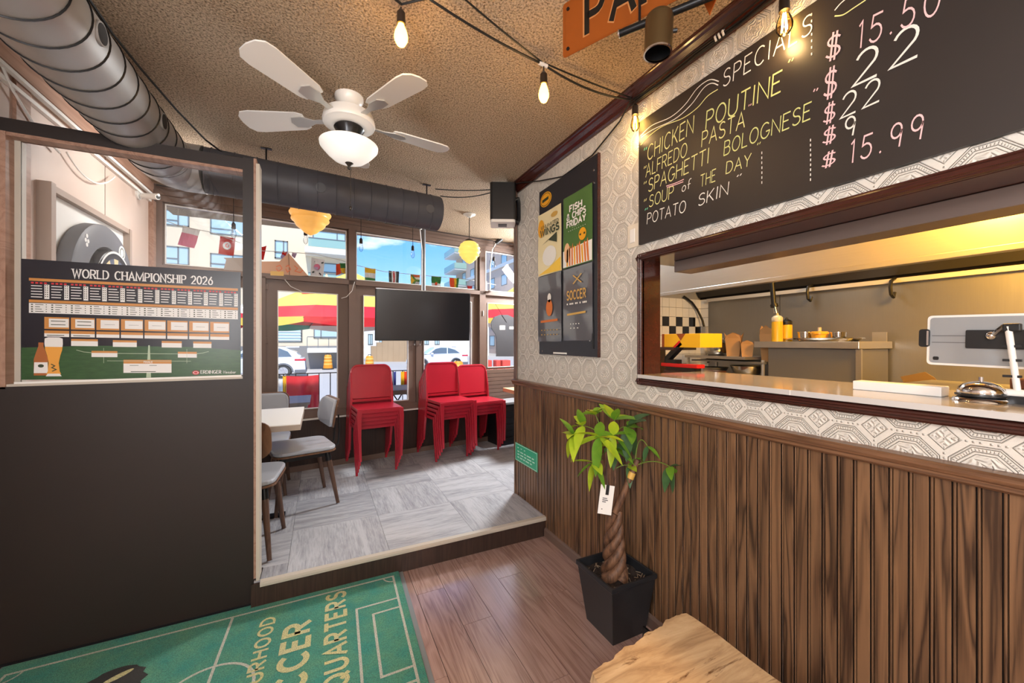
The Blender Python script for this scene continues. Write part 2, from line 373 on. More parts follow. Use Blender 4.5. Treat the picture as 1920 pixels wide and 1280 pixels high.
# ------------------------------------------------------------------ lettering: a single-stroke alphabet drawn as ribbons
def arc(cx, cy, rx, ry, a0, a1, n=10):
    return [(cx + rx * math.cos(math.radians(a0 + (a1 - a0) * i / n)), cy + ry * math.sin(math.radians(a0 + (a1 - a0) * i / n))) for i in range(n + 1)]
GL = {
 'A': (.8, [[(0, 0), (.4, 1), (.8, 0)], [(.14, .35), (.66, .35)]]),
 'B': (.66, [[(0, 0), (0, 1), (.3, 1)] + arc(.32, .77, .26, .23, 90, -90, 8) + [(0, .54)], [(.3, .54)] + arc(.36, .27, .3, .27, 90, -90, 8) + [(0, 0)]]),
 'C': (.74, [arc(.42, .5, .42, .5, 48, 312, 14)]),
 'D': (.72, [[(0, 0), (0, 1), (.2, 1)] + arc(.25, .5, .47, .5, 90, -90, 12) + [(0, 0)]]),
 'E': (.58, [[(.58, 1), (0, 1), (0, 0), (.58, 0)], [(0, .53), (.46, .53)]]),
 'F': (.56, [[(.58, 1), (0, 1), (0, 0)], [(0, .53), (.44, .53)]]),
 'G': (.8, [arc(.42, .5, .42, .5, 48, 345, 14) + [(.82, .42), (.5, .42)]]),
 'H': (.7, [[(0, 0), (0, 1)], [(.7, 0), (.7, 1)], [(0, .52), (.7, .52)]]),
 'I': (.12, [[(.06, 0), (.06, 1)]]),
 'J': (.5, [[(.5, 1), (.5, .25)] + arc(.25, .25, .25, .25, 0, -160, 8)]),
 'K': (.66, [[(0, 0), (0, 1)], [(.62, 1), (.02, .42)], [(.2, .58), (.66, 0)]]),
 'L': (.54, [[(0, 1), (0, 0), (.54, 0)]]),
 'M': (1.05, [[(0, 0), (.05, 1), (.525, .12), (1.0, 1), (1.05, 0)]]),
 'N': (.74, [[(0, 0), (0, 1), (.74, 0), (.74, 1)]]),
 'O': (.82, [arc(.41, .5, .41, .5, 90, 450, 18)]),
 'P': (.62, [[(0, 0), (0, 1), (.3, 1)] + arc(.34, .74, .28, .26, 90, -90, 8) + [(0, .48)]]),
 'Q': (.82, [arc(.41, .5, .41, .5, 90, 450, 18), [(.5, .25), (.82, -.05)]]),
 'R': (.66, [[(0, 0), (0, 1), (.3, 1)] + arc(.34, .74, .28, .26, 90, -90, 8) + [(0, .48)], [(.3, .48), (.66, 0)]]),
 'S': (.64, [arc(.33, .755, .29, .245, 35, 255, 9) + arc(.32, .255, .32, .255, 80, -150, 10)]),
 'T': (.68, [[(0, 1), (.68, 1)], [(.34, 1), (.34, 0)]]),
 'U': (.7, [[(0, 1), (0, .32)] + arc(.35, .32, .35, .32, 180, 360, 10) + [(.7, 1)]]),
 'V': (.74, [[(0, 1), (.37, 0), (.74, 1)]]),
 'W': (1.06, [[(0, 1), (.26, 0), (.53, .9), (.8, 0), (1.06, 1)]]),
 'X': (.7, [[(0, 0), (.7, 1)], [(0, 1), (.7, 0)]]),
 'Y': (.7, [[(0, 1), (.35, .48), (.7, 1)], [(.35, .48), (.35, 0)]]),
 'Z': (.66, [[(0, 1), (.66, 1), (0, 0), (.66, 0)]]),
 '0': (.66, [arc(.33, .5, .33, .5, 90, 450, 18)]),
 '1': (.2, [[(0, .86), (.16, 1), (.16, 0)]]),
 '2': (.66, [arc(.32, .7, .3, .3, 160, -35, 10) + [(0, 0), (.68, 0)]]),
 '4': (.66, [[(.5, 0), (.5, 1), (0, .3), (.68, .3)]]),
 '5': (.62, [[(.6, 1), (.12, 1), (.06, .58)] + arc(.28, .32, .32, .32, 115, -150, 10)]),
 '6': (.64, [[(.5, 1)] + arc(.33, .32, .31, .32, 150, 510, 14)]),
 '9': (.62, [arc(.3, .7, .28, .3, 0, 360, 14) + [(.56, .4), (.52, 0)]]),
 '.': (.14, [[(.04, .02), (.1, .06)]]),
 '$': (.62, [arc(.33, .73, .29, .21, 35, 255, 8) + arc(.3, .27, .32, .23, 80, -150, 9), [(.24, -.12), (.24, 1.12)], [(.42, -.12), (.42, 1.12)]]),
 '"': (.3, [[(.05, 1.05), (.0, .8)], [(.25, 1.05), (.2, .8)]]),
 '&': (.8, [[(.8, 0), (.2, .72)] + arc(.38, .8, .2, .2, 200, -30, 8) + [(.1, .4)] + arc(.3, .25, .28, .25, 150, 340, 8) + [(.75, .45)]]),
 'o': (.55, [arc(.28, .3, .26, .3, 90, 450, 14)]), 'f': (.4, [arc(.36, .8, .2, .2, 60, 180, 5) + [(.16, 0)], [(0, .5), (.38, .5)]]),
 'b': (.5, [[(0, 1), (0, 0)], arc(.24, .27, .24, .27, 90, 450, 10)]), 'e': (.5, [[(0, .3), (.48, .3)] + arc(.24, .28, .24, .28, 10, 320, 9)]),
 'i': (.1, [[(.05, .55), (.05, 0)], [(.05, .75), (.05, .8)]]), 'r': (.35, [[(0, .55), (0, 0)], [(0, .35), (.12, .52), (.34, .5)]]),
 's': (.42, [[(.4, .5), (.1, .52), (.04, .38), (.36, .2), (.32, .02), (0, .04)]]),
 '-': (.4, [[(0, .45), (.4, .45)]]), ' ': (.42, []),
}
def layout(txt, gap=.22):
    out = []; x = 0.
    for ch in txt:
        w, st = GL[ch]
        for pl in st: out.append([(x + a, b) for a, b in pl])
        x += w + gap
    return out, max(x - gap, .1)
def ribbon(mb, pl, P, w, mi=0, wh=None, serif=0.):
    """pl: polyline in text units; P maps (u,v) to a point; w: stroke width in text units (wh: width of level strokes)."""
    wh = w if wh is None else wh
    o0 = P(0, 0); nn = (P(1, 0) - o0).cross(P(0, 1) - o0)
    if nn.length < 1e-12: nn = Vector((0, 0, 1))
    nn.normalize()
    if nn.dot(CP - o0) < 0: nn = -nn
    mb.k = getattr(mb, 'k', 0) + 1; lift = nn * (.00012 * (mb.k % 7))
    Q = lambda u, v: P(u, v) + lift
    pts = [pl[0]]
    for p in pl[1:]:
        if math.hypot(p[0] - pts[-1][0], p[1] - pts[-1][1]) > 1e-6: pts.append(p)
    n = len(pts)
    if n < 2: return
    closed = n > 3 and math.hypot(pts[0][0] - pts[-1][0], pts[0][1] - pts[-1][1]) < 1e-6
    seg = []
    for (x0, y0), (x1, y1) in zip(pts, pts[1:]):
        dx, dy = x1 - x0, y1 - y0; L = math.hypot(dx, dy); seg.append((dx / L, dy / L, (wh + (w - wh) * abs(dy) / L) / 2))
    lr = []
    for i, (x, y) in enumerate(pts):
        a = seg[i - 1] if i > 0 else (seg[-1] if closed else None); b = seg[i] if i < n - 1 else (seg[0] if closed else None)
        if a is None or b is None:
            d = b or a; ex = -.3 * d[2] if a is None else .3 * d[2]
            lr.append(((x + d[0] * ex - d[1] * d[2], y + d[1] * ex + d[0] * d[2]), (x + d[0] * ex + d[1] * d[2], y + d[1] * ex - d[0] * d[2])))
        else:
            mx, my = -(a[1] + b[1]), a[0] + b[0]; L = math.hypot(mx, my)
            if L < .35: mx, my, L = -b[1], b[0], 1.
            mx, my = mx / L, my / L; c = max(.55, -mx * b[1] + my * b[0]); h = (a[2] + b[2]) / 2 / c
            lr.append(((x + mx * h, y + my * h), (x - mx * h, y - my * h)))
    vs = []
    for l, r in lr: vs += [Q(*l), Q(*r)]
    mb.add(vs, [(2 * i, 2 * i + 1, 2 * i + 3, 2 * i + 2) for i in range(n - 1)], mi)
    if serif:
        for (x, y), (qx, qy) in ((pts[0], pts[1]), (pts[-1], pts[-2])):
            if abs(qy - y) > abs(qx - x) * 1.2:
                mb.quad(*[P(x + a, y + b) + nn * .0011 for a, b in ((-serif, -.04), (serif, -.04), (serif, .04), (-serif, .04))], mi)
def write(mb, txt, P0, ux, uy, height, width=None, w=.1, wh=None, mi=0, slant=0., serif=0., gap=.22):
    """text from P0 along ux (unit vector), up uy; stretched to width if given."""
    st, W = layout(txt, gap); P0, ux, uy = Vector(P0), Vector(ux), Vector(uy)
    k = (width / W) if width else height
    P = lambda u, v: P0 + ux * ((u + slant * v) * k) + uy * (v * height)
    for pl in st: ribbon(mb, pl, P, w, mi, wh, serif)
# ================================================================== THE SETTING
XR, XL, ZC, ZP, YE = 1.36, -1.15, 2.50, .13, 2.70       # right wall, left wall, ceiling, platform, end of the right wall
m_wp = wallpaper(); m_pop = popcorn(); m_car = carpet()
m_floor = wood('floor plank wood', (136, 104, 94), (188, 156, 146), 'Y', 1.3, .18, 7, 1., .35, .6, .18, 12, 1.9)
m_board = wood('beadboard wood', (62, 43, 30), (128, 94, 66), 'Z', 1.0, .36, 5, 0, .66, .4, .3, 17, 1.5, .62)
m_groove = flat('dark bead groove', (34, 24, 19), .5)
m_rail = wood('cap rail wood', (84, 56, 38), (136, 98, 70), 'Y', 1.6, .3, 9, .2, .45, .5, .1)
m_mah = wood('mahogany trim', (44, 19, 15), (82, 38, 28), 'Y', 1.2, .24, 7, .4, .12, .5, .1)
m_brown = flat('brown painted wood', (112, 91, 80), .45, grain=.06, gs=14)
m_dbrown = flat('dark brown panel', (34, 23, 19), .5, grain=.08, gs=5)
m_dbrown2 = wood('dark walnut laminate', (42, 30, 26), (66, 48, 40), 'Z', 1.4, .4, 8, 0, .4, .4, .1)
m_lwall = flat('pale pinkish wood panel', (206, 184, 170), .5, grain=.05, gs=3)
m_lwood = wood('pinkish brown trim', (140, 104, 86), (176, 140, 120), 'Y', 1.2, .4, 7, 0, .4, .4, .1)
m_white = flat('white paint', (235, 232, 226), .45)
m_cream = flat('cream trim', (188, 178, 164), .4)
m_black = flat('black plastic', (22, 22, 24), .42)
m_blackm = flat('black metal', (20, 20, 22), .35, .3)
m_chrome = flat('chrome', (225, 225, 228), .08, 1.)
m_steel = steel('brushed stainless steel', (182, 180, 177))
m_steelv = steel('brushed stainless sheet', (146, 145, 143), .36, 'Z', .16)
m_dark = flat('dark interior', (30, 28, 27), .7)
m_glass = glass('window glass'); m_glass2 = glass('partition glass', (.97, .97, .97), .12)
m_backing = flat('dark groove', (24, 17, 14), .8)

# --- floor, planks
struct('floor', MB().box((XL - .02, -3.6, -.06), (XR + .14, 2.32, -.008)), m_backing)
floor = bpy.data.objects['floor']
PW = .1435
rng = random.Random(3)
joints = {3: (2.02, .9), 4: (1.71, .5), 2: (1.48, .3), 5: (2.19, 1.1), 6: (1.96, .7), 7: (1.72, .55)}
for i in range(-11, 9):
    x0 = .302 + PW * (i - 1); x1 = min(x0 + PW, XR + .01)
    if x0 < XL - PW or x0 > XR: continue
    y = 2.30; cut = joints.get(i + 1, (rng.uniform(1.1, 2.1), 0))[0]
    ys = [y, cut]
    while ys[-1] > -3.4: ys.append(ys[-1] - rng.uniform(.9, 1.25))
    for a, b in zip(ys, ys[1:]):
        if a < -.4 and x0 > 2: continue
        g = .0011
        cy, cx = (a + b) / 2, (x0 + x1) / 2
        mb = MB().box((x0 + g - cx, b + g - cy, -.008), (x1 - g - cx, a - g - cy, 0))
        o = mb.build('floor_plank', m_floor, floor, bevel=0, local=True); o.location = (cx, cy, 0)

# --- raised platform with carpet tiles
plat = struct('floor_platform', MB().box((-.290, 2.268, -.02), (2.7, 4.6, ZP - .008)).box((XL - .02, 2.385, -.02), (-.290, 4.6, ZP - .008)), m_dbrown2)
TL_ = .5; tile_me = None
for i in range(8):
    for j in range(5):
        x0, y0 = XL + TL_ * i, 2.268 + TL_ * j
        x1, y1 = min(x0 + TL_, 2.65), y0 + TL_
        far = FA + FB * x1 + .05
        if y0 > far: continue
        y1 = min(y1, far)
        if j == 0 and x0 < -.30: y0 = 2.386
        cx, cy = (x0 + x1) / 2, (y0 + y1) / 2; hx, hy = (x1 - x0) / 2 - .0008, (y1 - y0) / 2 - .0008
        if (i + j) % 2: hx, hy = hy, hx
        o = MB().box((-hx, -hy, -.008), (hx, hy, 0)).build('carpet_tile', m_car, plat, local=True)
        o.location = (cx, cy, ZP); o.rotation_euler = (0, 0, PI / 2 if (i + j) % 2 else 0)
o = MB().box((-.289, 2.2685, ZP - .008), (-.1508, 2.3855, ZP)).build('carpet_tile', m_car, plat)
# nosing and riser of the step
struct('trim_1', MB().sweep([(2.246, ZP - .022), (2.244, ZP - .010), (2.246, ZP + .001), (2.270, ZP + .004), (2.270, ZP - .001), (2.262, ZP - .022)], 'x', -.262, XR - .006), m_cream)
struct('trim_2', MB().box((-.30, 2.258, 0), (XR - .006, 2.268, ZP - .01)), m_dbrown2)

# --- ceiling
struct('ceiling', MB().box((XL - .1, -3.6, ZC), (3.5, 4.75, ZC + .08)), m_pop)

# --- right wall with the pass-through opening
OY, OZ0, OZ1 = 1.395, 1.125, 1.695
wr = MB()
wr.box((XR + .008, OY, 0), (XR + .11, YE, ZC)); wr.box((XR + .008, -3.6, 0), (XR + .11, OY, OZ0)); wr.box((XR + .008, -3.6, OZ1), (XR + .11, OY, ZC))
wr.box((XR + .008, -3.6, OZ0), (XR + .11, -.75, OZ1))
wall_right = struct('wall_right', wr, m_wp)
# wainscot: one bead board after another
PIT = .0387
bp = [(.003, -.0184), (-.003, -.0178), (-.0045, -.0168), (-.0045, .0098), (-.003, .0108), (.003, .0114), (.003, .0128), (-.002, .0134), (-.0035, .0158), (-.002, .0182), (.003, .0188), (.003, .0202), (.008, .0202), (.008, -.0184)]
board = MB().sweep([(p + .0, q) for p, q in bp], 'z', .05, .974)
for k_ in (0, 4, 5, 10, 11): board.mi[k_] = 1  # groove faces take a much darker colour than the board faces
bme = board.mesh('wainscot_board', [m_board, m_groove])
wains = struct('wall_right_wainscot', MB().box((XR + .005, -.65, .0), (XR + .007, YE, .99)), m_backing)
n = int((YE + .45) / PIT)
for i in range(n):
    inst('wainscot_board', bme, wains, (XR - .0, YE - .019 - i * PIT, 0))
struct('trim_3', MB().sweep([(XR + .004, .968), (XR - .014, .968), (XR - .02, .974), (XR - .02, .984), (XR - .026, .988), (XR - .03, .996), (XR - .03, 1.004), (XR - .022, 1.009), (XR + .01, 1.012)], 'y', -.65, YE + .03), m_rail)
struct('baseboard_right', MB().sweep([(XR + .002, 0), (XR - .016, 0), (XR - .016, .046), (XR - .01, .056), (XR + .002, .06)], 'y', -.65, 2.256), flat('baseboard brown', (112, 92, 82), .4))
# crown moulding
struct('trim_4', MB().sweep([(XR + .008, 2.438), (XR - .004, 2.438), (XR - .010, 2.446), (XR - .010, 2.452), (XR - .022, 2.462), (XR - .034, 2.480), (XR - .042, 2.486), (XR - .046, 2.492), (XR - .052, 2.494), (XR - .054, 2.5), (XR + .008, 2.5)], 'y', -.9, YE + .01), m_mah)
# post at the end of the right wall
struct('trim_5', MB().box((XR - .002, YE, 1.012), (XR + .11, YE + .022, ZC)).box((XR - .012, YE - .018, 1.012), (XR + .0, YE + .022, ZC)), m_brown)
struct('trim_6', MB().box((XR - .01, YE, ZP), (XR + .12, YE + .02, 1.0)), m_board)
# casing of the pass-through: stepped frame mouldings, reveal and soffit
cs = MB()
def casing(p):                        # profile (distance out from the wall, distance away from the opening)
    # left leg
    q = [(XR + .008 - a, OY - .013 + b) for a, b in p]
    cs.sweep([(x, y) for x, y in q], 'z', OZ0 - .022, OZ1 + .012)
    cs.sweep([(XR + .008 - a, OZ1 - .016 + b) for a, b in p], 'y', -.75, OY + .016)
    cs.sweep([(XR + .008 - a, OZ0 + .002 - b) for a, b in p], 'y', -.75, OY + .016)
casing([(0, .030), (.014, .030), (.018, .025), (.018, .020), (.026, .017), (.026, .012), (.022, .009), (.022, .004), (.016, .0), (0, 0)])
cs.box((XR + .0, OY - .013, OZ0), (XR + .112, OY + .02, OZ1))                 # left reveal
cs.box((XR + .0, -.75, OZ1 - .017), (XR + .28, OY + .02, OZ1 + .02))          # soffit
struct('trim_7', cs, m_mah)

# --- divider: dark panel below, glazed opening above
Y0, Y1, PX1 = 2.300, 2.385, -.293
dv = struct('wall_divider', MB().box((XL - .01, Y0, 0), (PX1, Y1, 1.065)), m_dbrown)
MB().box((XL - .01, Y0 - .002, 2.142), (PX1, Y1, 2.195)).build('top_rail', m_dbrown, dv)
MB().box((XL, Y0 + .002, 2.128), (PX1 - .03, Y1 - .02, 2.142)).build('top_reveal', m_lwood, dv)
MB().box((XL - .01, Y0 - .001, 1.065), (PX1, Y1, 1.118)).build('sill_rail', m_dbrown, dv)
MB().box((XL, Y0 + .004, 1.118), (-.339, Y1 - .004, 1.128)).build('sill_board', m_cream, dv)
MB().box((XL - .01, Y0 - .001, 1.11), (-1.13, Y1, 2.142)).build('stile', m_lwood, dv)
MB().box((-1.13, Y0 + .05, 1.12), (-1.112, Y1, 2.13)).build('glazing_stop', m_cream, dv)
MB().box((-.339, Y0 - .003, 1.065), (PX1, Y1, 2.20)).build('stile', m_dbrown, dv)
MB().box((PX1, Y0 - .012, ZP), (-.281, Y1, 2.20)).build('post_trim', m_lwood, dv)
MB().box((-.281, Y0 - .03, ZP - .02), (-.266, Y1 - .04, 2.17)).build('metal_edge', m_cream, dv)
MB().box((PX1 - .001, Y0 - .02, 0), (-.264, Y1, ZP + .004)).build('post_foot', m_dbrown, dv)
MB().box((-1.112, 2.352, 1.128), (-.339, 2.357, 2.128)).build('glass_pane', m_glass2, dv)
struct('trim_8', MB().box((XL, Y0 - .006, 0), (PX1, Y0, .012)), m_black)

# --- left wall
wl = struct('wall_left', MB().box((XL - .1, -3.6, 0), (XL, 4.2, ZC)), m_lwall)
MB().box((XL, 2.0, 2.425), (XL + .018, 3.9, ZC)).build('cornice_board', m_lwood, wl)
MB().box((XL, 2.38, 1.2), (XL + .012, 2.47, 2.425)).build('batten', m_lwood, wl)
MB().box((XL, 3.16, .1), (XL + .0015, 3.164, 2.4)).build('panel_joint', flat('panel seam brown', (120, 100, 90), .7), wl)  # darker seam strip between two wall panels
MB().box((XL, 3.82, .1), (XL + .03, 3.87, 2.36)).build('corner_batten', m_lwood, wl)
struct('wall_back', MB().box((XL - .1, -3.7, 0), (XR + .11, -3.6, ZC)), flat('warm off-white wall', (206, 198, 186), .7))

# --- shop front
wf = struct('wall_front', MB().fbox(-1.3, 1.74, 0, .09, -.1, .60).fbox(1.70, 2.75, .02, .09, -.1, .95), m_dbrown2)
for k in range(8):
    z = .60 + k * .046
    MB().sweep([(0, 0), (0, .040), (.006, .043), (.02, .043), (.02, 0)], 'x', 1.742 / FC, 2.75 / FC).build('siding_slat', m_brown, wf, local=True).matrix_local = FM @ Matrix.Translation((0, -.002, z))
MB().fbox(-1.2, 2.75, -.012, 0, ZP, ZP + .05).build('base_strip', m_brown, wf)
def fb(n_, parent, mats, *boxes, bev=.003):
    mb = MB()
    for b in boxes: mb.fbox(*b)
    return mb.build(n_, mats, parent, bevel=bev) if parent is not None else struct(n_, mb, mats)
fb('trim_9', None, m_brown, (-1.3, 2.75, -.03, .10, 2.375, 2.50), (-1.3, 2.75, -.045, -.03, 2.42, 2.45))       # header
fb('trim_10', None, m_brown, (-1.3, 2.75, -.03, .10, 1.845, 1.888))                                             # transom bar
fb('trim_11', None, m_brown, (.244, .306, -.03, .10, .60, 2.38))                                                # mullions
fb('trim_12', None, m_brown, (1.660, 1.737, -.03, .10, .60, 2.38))
fb('trim_13', None, m_brown, (-1.3, -1.09, -.02, .10, .60, 2.38))
fb('trim_14', None, m_white, (-1.2, 1.66, -.022, .0, .583, .597))                                               # pale ledge
fb('trim_15', None, m_brown, (-1.2, 1.72, 0, .09, .60, .66))
def glazed(nm, s0, s1, z0, z1, st=.045, sb=.06, top=.05, kind_glass=m_glass, bead=True):
    w = struct(nm, MB().fbox(s0, s0 + st, .01, .06, z0, z1).fbox(s1 - st, s1, .01, .06, z0, z1).fbox(s0 + st, s1 - st, .01, .06, z0, z0 + sb).fbox(s0 + st, s1 - st, .01, .06, z1 - top, z1), m_brown)
    MB().fbox(s0 + st, s1 - st, .033, .038, z0 + sb, z1 - top).build('glass_pane', kind_glass, w)
    if bead:
        b_ = .006; a0, a1, c0, c1 = s0 + st, s1 - st, z0 + sb, z1 - top
        MB().fbox(a0, a0 + b_, .004, .033, c0, c1).fbox(a1 - b_, a1, .004, .033, c0, c1).fbox(a0, a1, .004, .033, c0, c0 + b_).fbox(a0, a1, .004, .033, c1 - b_, c1).build('glazing_bead', m_white, w)
    return w
glazed('window_1', -1.09, .244, 1.888, 2.375, .012, .012, .008)
glazed('window_2', .306, 1.660, 1.888, 2.375, .012, .012, .008)
glazed('window_3', 1.737, 2.75, 1.888, 2.375, .02, .012, .008)
glazed('window_4', 1.737, 2.75, .97, 1.845, .045, .02, .085)
glazed('window_5', -1.09, -.46, .66, 1.845, .03, .03, .09)
fb('trim_16', None, m_brown, (-.46, -.425, -.03, .10, .60, 1.86))
d1 = glazed('door_1', -.425, .244, .66, 1.845, .09, .022, .094)
d2 = glazed('door_2', .306, .913, .60, 1.845, .078, .085, .088)
d3 = glazed('door_3', .915, 1.660, .60, 1.845, .085, .085, .088)
fb('door_stop', d2, m_dbrown2, (.9135, .9145, .0, .06, .60, 1.845), bev=0)
for z in (.95, 1.75, 1.28): fb('hinge', d1, m_brown, (-.428, -.405, -.005, .01, z, z + .055))
for s_, dd in ((.885, d2), (.945, d3)):
    P = lambda a, d, z: FM @ Vector((a / FC, d, z))
    MB().tube([P(s_, .01, 1.36), P(s_, -.04, 1.355), P(s_, -.048, 1.32), P(s_, -.04, 1.265), P(s_, .01, 1.26)], .008).build('door_handle', m_chrome, dd)
fb('hinge', d3, m_white, (1.70, 1.706, -.04, -.02, 1.60, 1.66), bev=0)

# --- kitchen shell
KX, KY, KZ = 3.30, 2.60, 2.48
struct('floor_kitchen', MB().box((1.47, -2.2, -.06), (3.4, 2.7, 0)), flat('quarry floor', (92, 62, 52), .6))
struct('wall_kitchen_back', MB().box((KX + .004, -2.2, 0), (KX + .1, 2.7, KZ + .02)), m_backing)
for a, b in ((1.872, 2.512), (.55, 1.868), (-.8, .546), (-2.2, -.804)):
    MB().box((KX - .004, a, .3), (KX + .004, b, 1.69)).build('steel_sheet', m_steelv, bpy.data.objects['wall_kitchen_back'])
ke = struct('wall_kitchen_end', MB().box((1.47, KY + .004, 0), (3.4, KY + .1, KZ + .02)), flat('tile grout', (150, 146, 140), .8))
struct('wall_kitchen_near', MB().box((1.47, -2.3, 0), (3.4, -2.2, KZ)), flat('warm off-white wall', (206, 198, 186), .7))
m_tw = flat('white glazed tile', (222, 220, 214), .15); m_tb = flat('black glazed tile', (20, 19, 20), .15)
TS = .0865; tw = MB().box((-TS / 2 + .0015, -.006, -TS / 2 + .0015), (TS / 2 - .0015, .004, TS / 2 - .0015)); 
tme_w = tw.mesh('tile_white', m_tw); tme_b = tw.mesh('tile_black', m_tb)
for r in range(9):
    for c in range(7):
        z = 1.528 + TS * 1.5 - r * TS; x = 2.70 + TS * (c + .5) + .003
        blk = (r == 2 and c % 2 == 1) or (r == 3 and c % 2 == 0 and c > 0)
        inst('tile', tme_b if blk else tme_w, ke, (x, KY, z))
kb = bpy.data.objects['wall_kitchen_back']
for r in range(9):
    inst('tile', tme_w, kb, (KX, KY - TS / 2 - .003, 1.528 + TS * 1.5 - r * TS), PI / 2)

# --- outside ground
m_conc = flat('pale concrete paving', (196, 192, 184), .85, grain=.06, gs=2)
m_road = flat('sunlit road', (178, 174, 168), .9, grain=.05, gs=.6)
gy = [(4.0, -.03), (7.2, -.05), (12.5, -.55)]
g = MB()
for (a, za), (b, zb) in zip(gy, gy[1:]): g.add([(-40, a, za), (60, a, za), (60, b, zb), (-40, b, zb), (-40, a, za - .3), (60, a, za - .3), (60, b, zb - .3), (-40, b, zb - .3)], [(0, 1, 2, 3), (4, 7, 6, 5), (0, 4, 5, 1), (2, 6, 7, 3)])
struct('ground_pavement', g, m_conc)
struct('ground_road', MB().box((-60, 12.5, -.8), (90, 140, -.55)), m_road)
# ================================================================== ON AND ALONG THE RIGHT WALL
WX = XR + .008                        # wallpaper face
# --- pass-through counter
c = thing('serving_counter', 'glossy grey serving counter in the kitchen pass-through opening', 'counter', (1.58, .35, 1.106))
MB().box((XR - .022, -.75, 1.131), (1.80, OY - .005, 1.146)).build('countertop', flat('grey laminate counter', (158, 154, 150), .12, spec=.6), c, bevel=.002)
MB().box((XR - .024, -.75, 1.130), (XR - .0215, OY - .004, 1.1465)).build('edge_strip', flat('pale grey edging', (200, 196, 192), .3), c)
MB().box((XR - .0245, .726, 1.130), (XR - .0239, .729, 1.1465)).build('edge_joint', m_white, c)
MB().box((XR + .12, -.75, .0), (1.74, OY - .02, 1.131)).build('cabinet_base', m_dbrown, c)
tag(MB().box((1.545, .452, 1.1462), (1.60, .653, 1.1735)).build('counter_ledge', flat('white plastic ledge', (238, 236, 233), .35), bevel=.002), 'white plastic ledge lying on the grey serving counter', 'ledge')
# --- stainless beam behind the opening
tag(MB().box((1.50, -.75, 1.626), (1.612, 1.324, 1.677)).build('steel_beam', flat('satin steel', (128, 114, 108), .34, .55), bevel=.002), 'brushed steel beam under the top of the pass-through opening', 'beam')

# --- chalkboard
CBX = WX - .014
cb = thing('menu_chalkboard', 'long black chalkboard with handwritten specials and prices', 'chalkboard', (CBX, .5, 1.757))
t_ = NT('chalkboard surface')
cbc = t_.mix(t_.noise(t_.obj(), 2.2, 4), lin((38, 34, 33)), lin((56, 50, 48)))
MATS['cb'] = t_.principled(cbc, .42, 0, .5)
MB().box((CBX, -.6, 1.757), (WX, 1.402, 2.335)).build('board', MATS['cb'], cb)
def chalk(name, rgb): return flat(name, rgb, .9, spec=.1)
ch_y, ch_w, ch_p, ch_g, ch_l = chalk('yellow chalk', (226, 222, 150)), chalk('white chalk', (232, 228, 218)), chalk('pink chalk', (246, 196, 196)), chalk('green chalk', (120, 210, 170)), chalk('lime chalk', (214, 216, 140))
CX = CBX - .0008
def c4(x, y): return (1180 + x / 2.595, y / 2.595)
def cw(x, y): return onx(*c4(x, y), CX)
groups = {}; words_ = []
def chalk_word(txt, b0, t0, b1, mat, w=.085, slant=None, parts='chalk_lettering', gap=.24):
    A, T, B = cw(*b0), cw(*t0), cw(*b1)
    ux = B - A; W = ux.length; ux.normalize(); hgt = T.z - A.z
    mb_ = MB(); mb_.k = len(groups) + len(words_)
    write(mb_, txt, A, ux, Vector((0, 0, 1)), hgt, W, w, slant=.12 if slant is None else slant, gap=gap); words_.append((mb_, mat))
Wd = chalk_word
Wd('CHICKEN', (88, 782), (82, 716), (310, 645), ch_y); Wd('POUTINE', (372, 628), (372, 545), (735, 445), ch_l)
Wd('"', (768, 345), (772, 295), (792, 335), ch_l); Wd('"', (68, 768), (68, 725), (82, 762), ch_g)
Wd('ALFREDO', (80, 862), (84, 802), (278, 758), ch_y); Wd('PASTA', (352, 715), (352, 645), (560, 618), ch_y); Wd('"', (576, 542), (578, 512), (590, 536), ch_p)
Wd('SPAGHETTI', (92, 934), (96, 872), (384, 792), ch_y); Wd('BOLOGNESE', (460, 757), (462, 690), (880, 578), ch_l); Wd('"', (890, 485), (893, 438), (912, 478), ch_p)
Wd('SOUP', (96, 1008), (104, 950), (212, 962), ch_y); Wd('of', (255, 935), (258, 890), (296, 915), ch_w); Wd('THE', (345, 910), (342, 856), (418, 880), ch_y); Wd('DAY', (470, 845), (475, 788), (588, 805), ch_y)
Wd('"', (618, 735), (620, 700), (634, 728), ch_l)
Wd('POTATO', (86, 1090), (92, 1038), (272, 1030), ch_w); Wd('SKIN', (335, 1003), (345, 945), (478, 945), ch_w); Wd('"', (518, 885), (522, 856), (540, 876), ch_w)
for y in (815, 890, 975): Wd('"', (68, y + 38), (68, y), (80, y + 32), ch_y)
Wd('"', (72, 1050), (74, 1018), (86, 1044), ch_g)
Wd('SPECIALS', (455, 425), (452, 350), (885, 160), ch_w, .075, gap=.3)
for (bx, by, tx, ty, ex, ey) in ((950, 305, 950, 175, 1022, 280), (940, 490, 945, 345, 1005, 465), (938, 615, 942, 510, 998, 592), (935, 715, 938, 622, 1000, 695), (930, 830, 935, 745, 998, 808)):
    Wd('$', (bx + 4, by - 12), (tx + 4, ty + 12), (ex - 2, ey - 12), ch_p, .09)
Wd('15.50', (1112, 238), (1103, 120), (1505, 62), ch_p, .08, gap=.42)
Wd('22', (1088, 420), (1092, 272), (1395, 275), ch_w, .085, gap=.4); Wd('22', (1027, 577), (1036, 465), (1212, 492), ch_w, .085, gap=.35)
Wd('9', (1045, 668), (1040, 580), (1095, 655), ch_w, .10); Wd('15.99', (1074, 795), (1080, 688), (1425, 672), ch_p, .085, gap=.45)
wv = groups.setdefault(('chalk_drawing', ch_w.name), MB())
